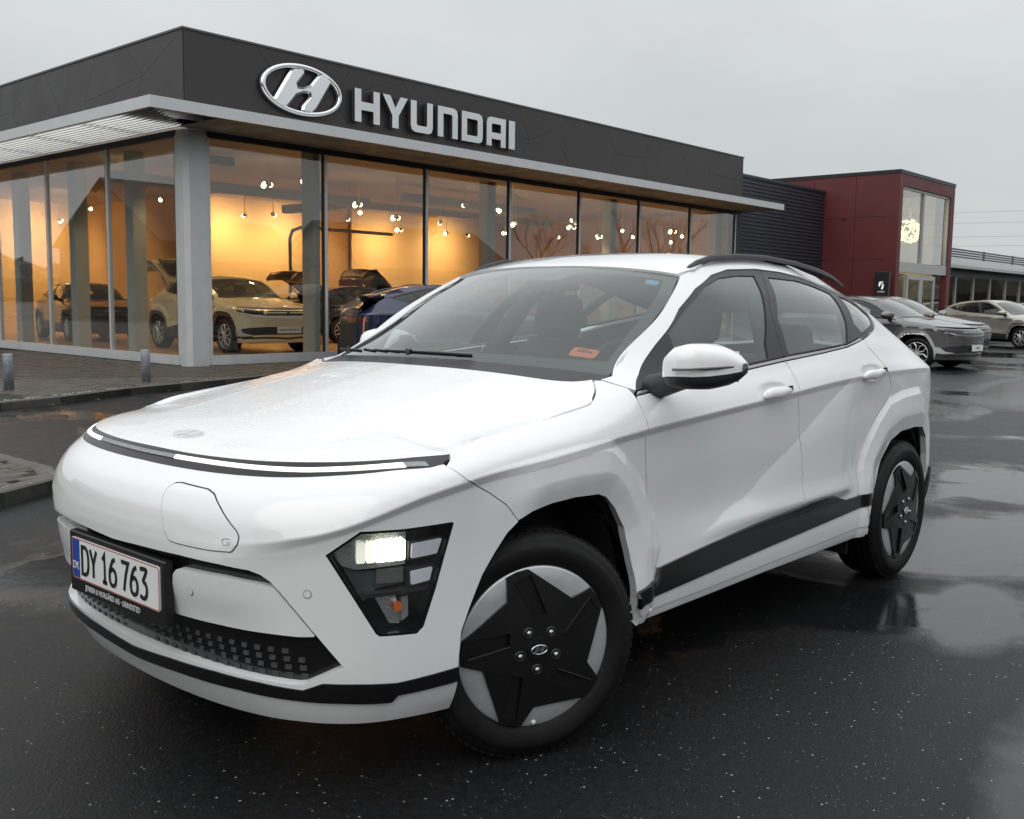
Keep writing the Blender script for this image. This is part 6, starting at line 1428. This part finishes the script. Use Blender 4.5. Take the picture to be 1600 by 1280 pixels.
pp('arch', 'arch_trim', [tuple(p) for p in RARCH]+[tuple(p) for p in (np.array([RARCH[:, 0].mean(), .35])+(RARCH-np.array([RARCH[:, 0].mean(), .35]))*np.array([1.15, 1.17]))[::-1]], off=.010, h=.03)
pp('paint', 'roof_side_panel', RS, h=.04); pp('paint', 'roof', rp, f=roof, mirror=None)
pp('satin', 'window_frame', [p for p in DLT]+DLB, off=-.006, holes=[np.array(FG), np.array(RG), np.array(QG)])
for G_ in (FG, RG, QG): pp('glass', 'side_glass', G_, off=-.012, skirt=0)
pp('satin', 'windscreen_border', BORD, off=-.006, skirt=0, holes=[HOLE], f=screen, mirror=None); pp('glass2', 'windscreen', BORD, off=-.002, skirt=0, f=screen, mirror=None, h=.15)
pp('glass', 'rear_window', [(-.93,.05),(.93,.05),(.9,.95),(-.9,.95)], f=rearwin, mirror=None, skirt=0, h=.2)
pp('void', 'inner_shell', inner, off=-.06, skirt=0, h=.15); pp('void', 'nose_inner_shell', [(0,.25),(0,.83),(.9,.83),(1.12,.80),(1.12,.30)], off=-.075, skirt=0, mirror='merge', keep=half0, h=.15)
FEATURES[:] = _F
for c in list(car.children):
    if c.name.split('.')[0] in ('underbody', 'wheel_arch_liner', 'dashboard', 'cowl_panel', 'seat', 'steering_wheel', 'axle', 'tail_spoiler'):
        evs.setdefault('asis', []).append(c)
def ev_rim():
    mb = MB(); mb.lathe([(.232,-.02),(.236,.002),(.228,.006),(.222,-.012)], 40)
    for k in range(5):
        for sg in (1, -1):
            a = R(72*k+sg*13); b = R(72*k+sg*26); p0 = Vector((.05*math.cos(a), .004, .05*math.sin(a))); p1 = Vector((.15*math.cos(R(72*k+sg*24)), .006, .15*math.sin(R(72*k+sg*24)))); p2 = Vector((.226*math.cos(R(72*k+sg*10)), .0, .226*math.sin(R(72*k+sg*10))))
            mb.tube([p0, p1, p2], [.014, .012, .012], 5)
    mb.lathe([(.05,-.01),(.05,.008),(.0,.012)], 16); return mesh('spoke_rim', mb.V, mb.F)
EVR = ev_rim(); EVR.materials.append(SILVER)
mb = MB(); mb.lathe([(.231,-.012),(.20,-.03),(.0,-.04)], 32); EVB = mesh('rim_back', mb.V, mb.F, True); EVB.materials.append(GLOSSK)
HEADL = mat('clear_head_lamp', (.55, .57, .58), rough=.15, coat=1, metal=.4)
def make_ev(name, label, paint, loc, rz, group, band=GLOSSK, arch=None, plate=None, rail=False, scale=(1.04, 1.02, 1.0), gate=False, cat='car', steer=0, roofp=None):
    t = thing(name, label, cat, loc, R(rz), group); t.scale = scale
    role = dict(paint=paint, black=PLAST, silver=SILVER, band=band, red=mat('dark_tail_lamp', (.05, .006, .008), rough=.2, coat=1), arch=arch or PLAST, satin=SATINK, glass=DARKGL, glass2=CARGL, void=VOIDK)
    for rl, obs in evs.items():
        for o in obs:
            c = o.copy(); COL.objects.link(c); c.parent = t
            if o.name.startswith('seat'):
                for g_ in o.children: d = g_.copy(); COL.objects.link(d); d.parent = c
            if rl != 'asis' or o.name.startswith('tail_spoiler'):
                c.material_slots[0].link = 'OBJECT'; c.material_slots[0].material = role.get(rl, paint)
            if roofp is not None and o.name.startswith('roof') : c.material_slots[0].link = 'OBJECT'; c.material_slots[0].material = roofp
    for x, y, a, sg in ((0, .872, steer, 1), (0, -.872, 180+steer, -1), (-2.66, .882, 0, 1), (-2.66, -.882, 180, -1)):
        w = link('wheel', TYRE, t); w.location = (x, y, .331); w.rotation_euler = (0, R(random.uniform(0, 70)), R(a)); link('spoke_rim', EVR, w); link('rim_back', EVB, w)
    for c in [c for c in car.children if c.name.startswith('door_mirror')][:1]:
        for sg in (1, -1):
            d = c.copy(); COL.objects.link(d); d.parent = t
            if sg < 0: d.scale = (1, -1, 1)
            for g_ in c.children:
                if g_.name.startswith(('mirror_cap', 'mirror_arm')):
                    e_ = g_.copy(); COL.objects.link(e_); e_.parent = d
                    if g_.name.startswith('mirror_cap'): e_.material_slots[0].link = 'OBJECT'; e_.material_slots[0].material = paint
    if plate:
        M = frame((.838, 0, .46), (0, 1, 0), (1, 0, 0)); mb = MB(); mb.prism(rnd([(-.26,-.062),(.26,-.062),(.26,.062),(-.26,.062)], .01), 0, .02, M); p_ = mb.build('number_plate', WPL, t)
        o = link('lettering', text_mesh(plate, .05 if len(plate) > 8 else .08, .001, .8), p_, BLACKT); o.matrix_local = M @ Matrix.Translation((0, 0, .0215))
    emblem(t, frame((.70, 0, .905), (0, 1, .0), (.42, 0, .9)), .07, .036, SATCHR, SATCHR, d=.006, tube=.14)
    if rail:
        for r_ in [c for c in car.children if c.name.startswith('roof_rail')]: d = r_.copy(); COL.objects.link(d); d.parent = t
    if gate:
        mb = MB(); V = []; n = 8
        for i in range(n+1):
            y = -.60+1.2*i/n; b = .05*(1-(2*i/n-1)**2)
            V += [(-2.86-b*.2, y*.86, 1.36), (-3.18-b, y*.95, 1.62+b), (-3.52-b, y, 1.84+b), (-3.74-b, y*.97, 1.83+b*.6), (-3.93-b*.8, y*.9, 1.66+b*.4), (-3.90-b*.8, y*.9, 1.60+b*.4), (-3.60, y*.92, 1.70), (-3.2, y*.9, 1.54), (-2.88, y*.84, 1.31)]
        F = [(9*i+k, 9*i+k+1, 9*i+10+k, 9*i+9+k) for i in range(n) for k in range(8)]+[tuple(range(9)), tuple(range(9*n, 9*n+9))[::-1]]
        mb.add([Vector(v) for v in V], F, True); g2 = mb.build('open_tailgate', paint, t)
        mb = MB(); mb.add([Vector((-3.42+.0, -.5, 1.775)), Vector((-3.42, .5, 1.775)), Vector((-2.98, .44, 1.475)), Vector((-2.98, -.44, 1.475))], [(0, 1, 2, 3)]); 
        V = [Vector((x, y, z+.12)) for x, y, z in ((-3.44, -.5, 1.75), (-3.44, .5, 1.75), (-2.98, .44, 1.40), (-2.98, -.44, 1.40))]
        mb = MB(); mb.add(V, [(0, 1, 2, 3)]); mb.build('gate_window', DARKGL, g2)
        mb = MB()
        for sg in (1, -1): mb.tube([(-2.92, sg*.50, 1.22), (-3.36, sg*.50, 1.64)], .012, 6)
        mb.build('gas_strut', PLAST, g2)
    return t
def cpaint(nm, col, metal=.5, rough=.28): return mat(nm, col, rough=rough, metal=metal, coat=1, var=.02, vscale=3)
CREAM = cpaint('champagne_paint', (.72, .67, .50), .15); NAVY = cpaint('dark_blue_paint', (.006, .010, .045), .2); GRAPH = cpaint('graphite_paint', (.14, .135, .137), .5); GRAPH2 = cpaint('mid_grey_paint', (.21, .21, .205), .5); PEARL = cpaint('warm_silver_paint', (.42, .395, .35), .4); BLKP = cpaint('black_car_paint', (.012, .012, .013), .2); WHP = cpaint('white_paint_plain', (.6, .6, .6), 0); OLIVE = cpaint('dark_olive_paint', (.03, .03, .025), .3)
random.seed(8)
make_ev('display_car', 'champagne electric car with raised tailgate displayed behind the showroom corner glass', CREAM, (-10.45, -15.75, .15), 88, 'cars on show inside the showroom', plate='JENSEN & NØRGÅRD A/S', gate=True, arch=BLKP, scale=(1.08, 1.12, 1.09))
make_ev('display_car', 'black car with its tailgate raised behind the champagne car', BLKP, (-17.3, -19.3, .15), 182, 'cars on show inside the showroom', gate=True)
make_ev('display_car', 'dark sport utility with raised tailgate seen over the blue car', OLIVE, (-21.0, -20.6, .15), 178, 'cars on show inside the showroom', gate=True, scale=(1.05, 1.05, 1.10))
make_ev('display_car', 'dark car half hidden by the showroom column left of the champagne car', OLIVE, (-10.2, -22.6, .15), 80, 'cars on show inside the showroom')
make_ev('charging_car', 'dark blue hatchback plugged into an orange cable beside the showroom glass', NAVY, (-12.85, -10.75, .0), 158, 'cars standing outside', scale=(1.0, .98, 1.06), roofp=NAVY)
make_ev('parked_car', 'graphite grey electric car with silver arch trim nearest behind the white car', GRAPH, (-20.0, -4.95, 0), 86, 'cars standing outside', arch=SILVER, plate='AS 88 647', scale=(1.05, 1.03, 1.01))
make_ev('parked_car', 'grey electric car standing just beyond the graphite one', GRAPH2, (-23.9, -5.95, 0), 88, 'cars standing outside', arch=GRAPH2, scale=(1.05, 1.03, 1.03))
make_ev('parked_car', 'warm silver electric car with dark side windows parked at the right edge', PEARL, (-33.94, -6.45, 0), 70, 'cars standing outside', arch=GRAPH2, scale=(1.06, 1.03, 1.03))
make_ev('parked_car', 'dark car only just showing its roof at the right edge of the photo', GRAPH, (-41.5, -7.4, 0), 70, 'cars standing outside')
make_ev('parked_car', 'white car parked far along the street and mirrored in the left panes', WHP, (2.2, -50, 0), 95, 'cars standing outside')
mb = MB(); mb.tube([(-9.50, -11.27, .98), (-9.38, -11.17, .97), (-9.32, -11.12, .84), (-9.30, -11.10, .5), (-9.31, -11.10, .13), (-9.4, -11.15, .105), (-10.1, -11.6, .105)], .014, 8)
tag(mb.build('charging_cable', mat('orange_cable', (.55, .16, .06), rough=.5)), 'orange charging cable hanging from the blue car', 'cable')
rs = thing('notice_board', 'red notice board standing inside the showroom behind the black car', 'sign', (-16.85, -20.75, .15)); mb = MB(); mb.box((-.45, -.02, 1.42), (.42, .02, 1.74)); mb.build('board', mat('red_board', (.42, .025, .02), rough=.5), rs); mb = MB(); mb.box((-.12, -.04, 0), (.05, -.02, 1.5)); mb.build('board_post', mat('red_board', (.42, .025, .02)), rs)
st_ = thing('price_stand', 'pale slanted price stand inside the showroom beside the champagne car', 'stand', (-12.25, -15.1, .15)); mb = MB(); mb.add([Vector(v) for v in ((-.11, .0, 0), (.11, .0, 0), (.10, -.18, 1.02), (-.12, -.18, 1.02), (-.11, -.10, 0), (.11, -.10, 0), (.10, -.22, 1.02), (-.12, -.22, 1.02))], [(0, 1, 2, 3), (4, 7, 6, 5), (0, 3, 7, 4), (1, 5, 6, 2), (3, 2, 6, 7), (0, 4, 5, 1)]); mb.build('stand_panel', mat('pale_stand', (.55, .52, .42), rough=.5), st_)
bpy.data.objects.remove(proto) if False else None
for o in [x for x in bpy.data.objects if x.parent is proto]: bpy.data.objects.remove(o)
bpy.data.objects.remove(proto)
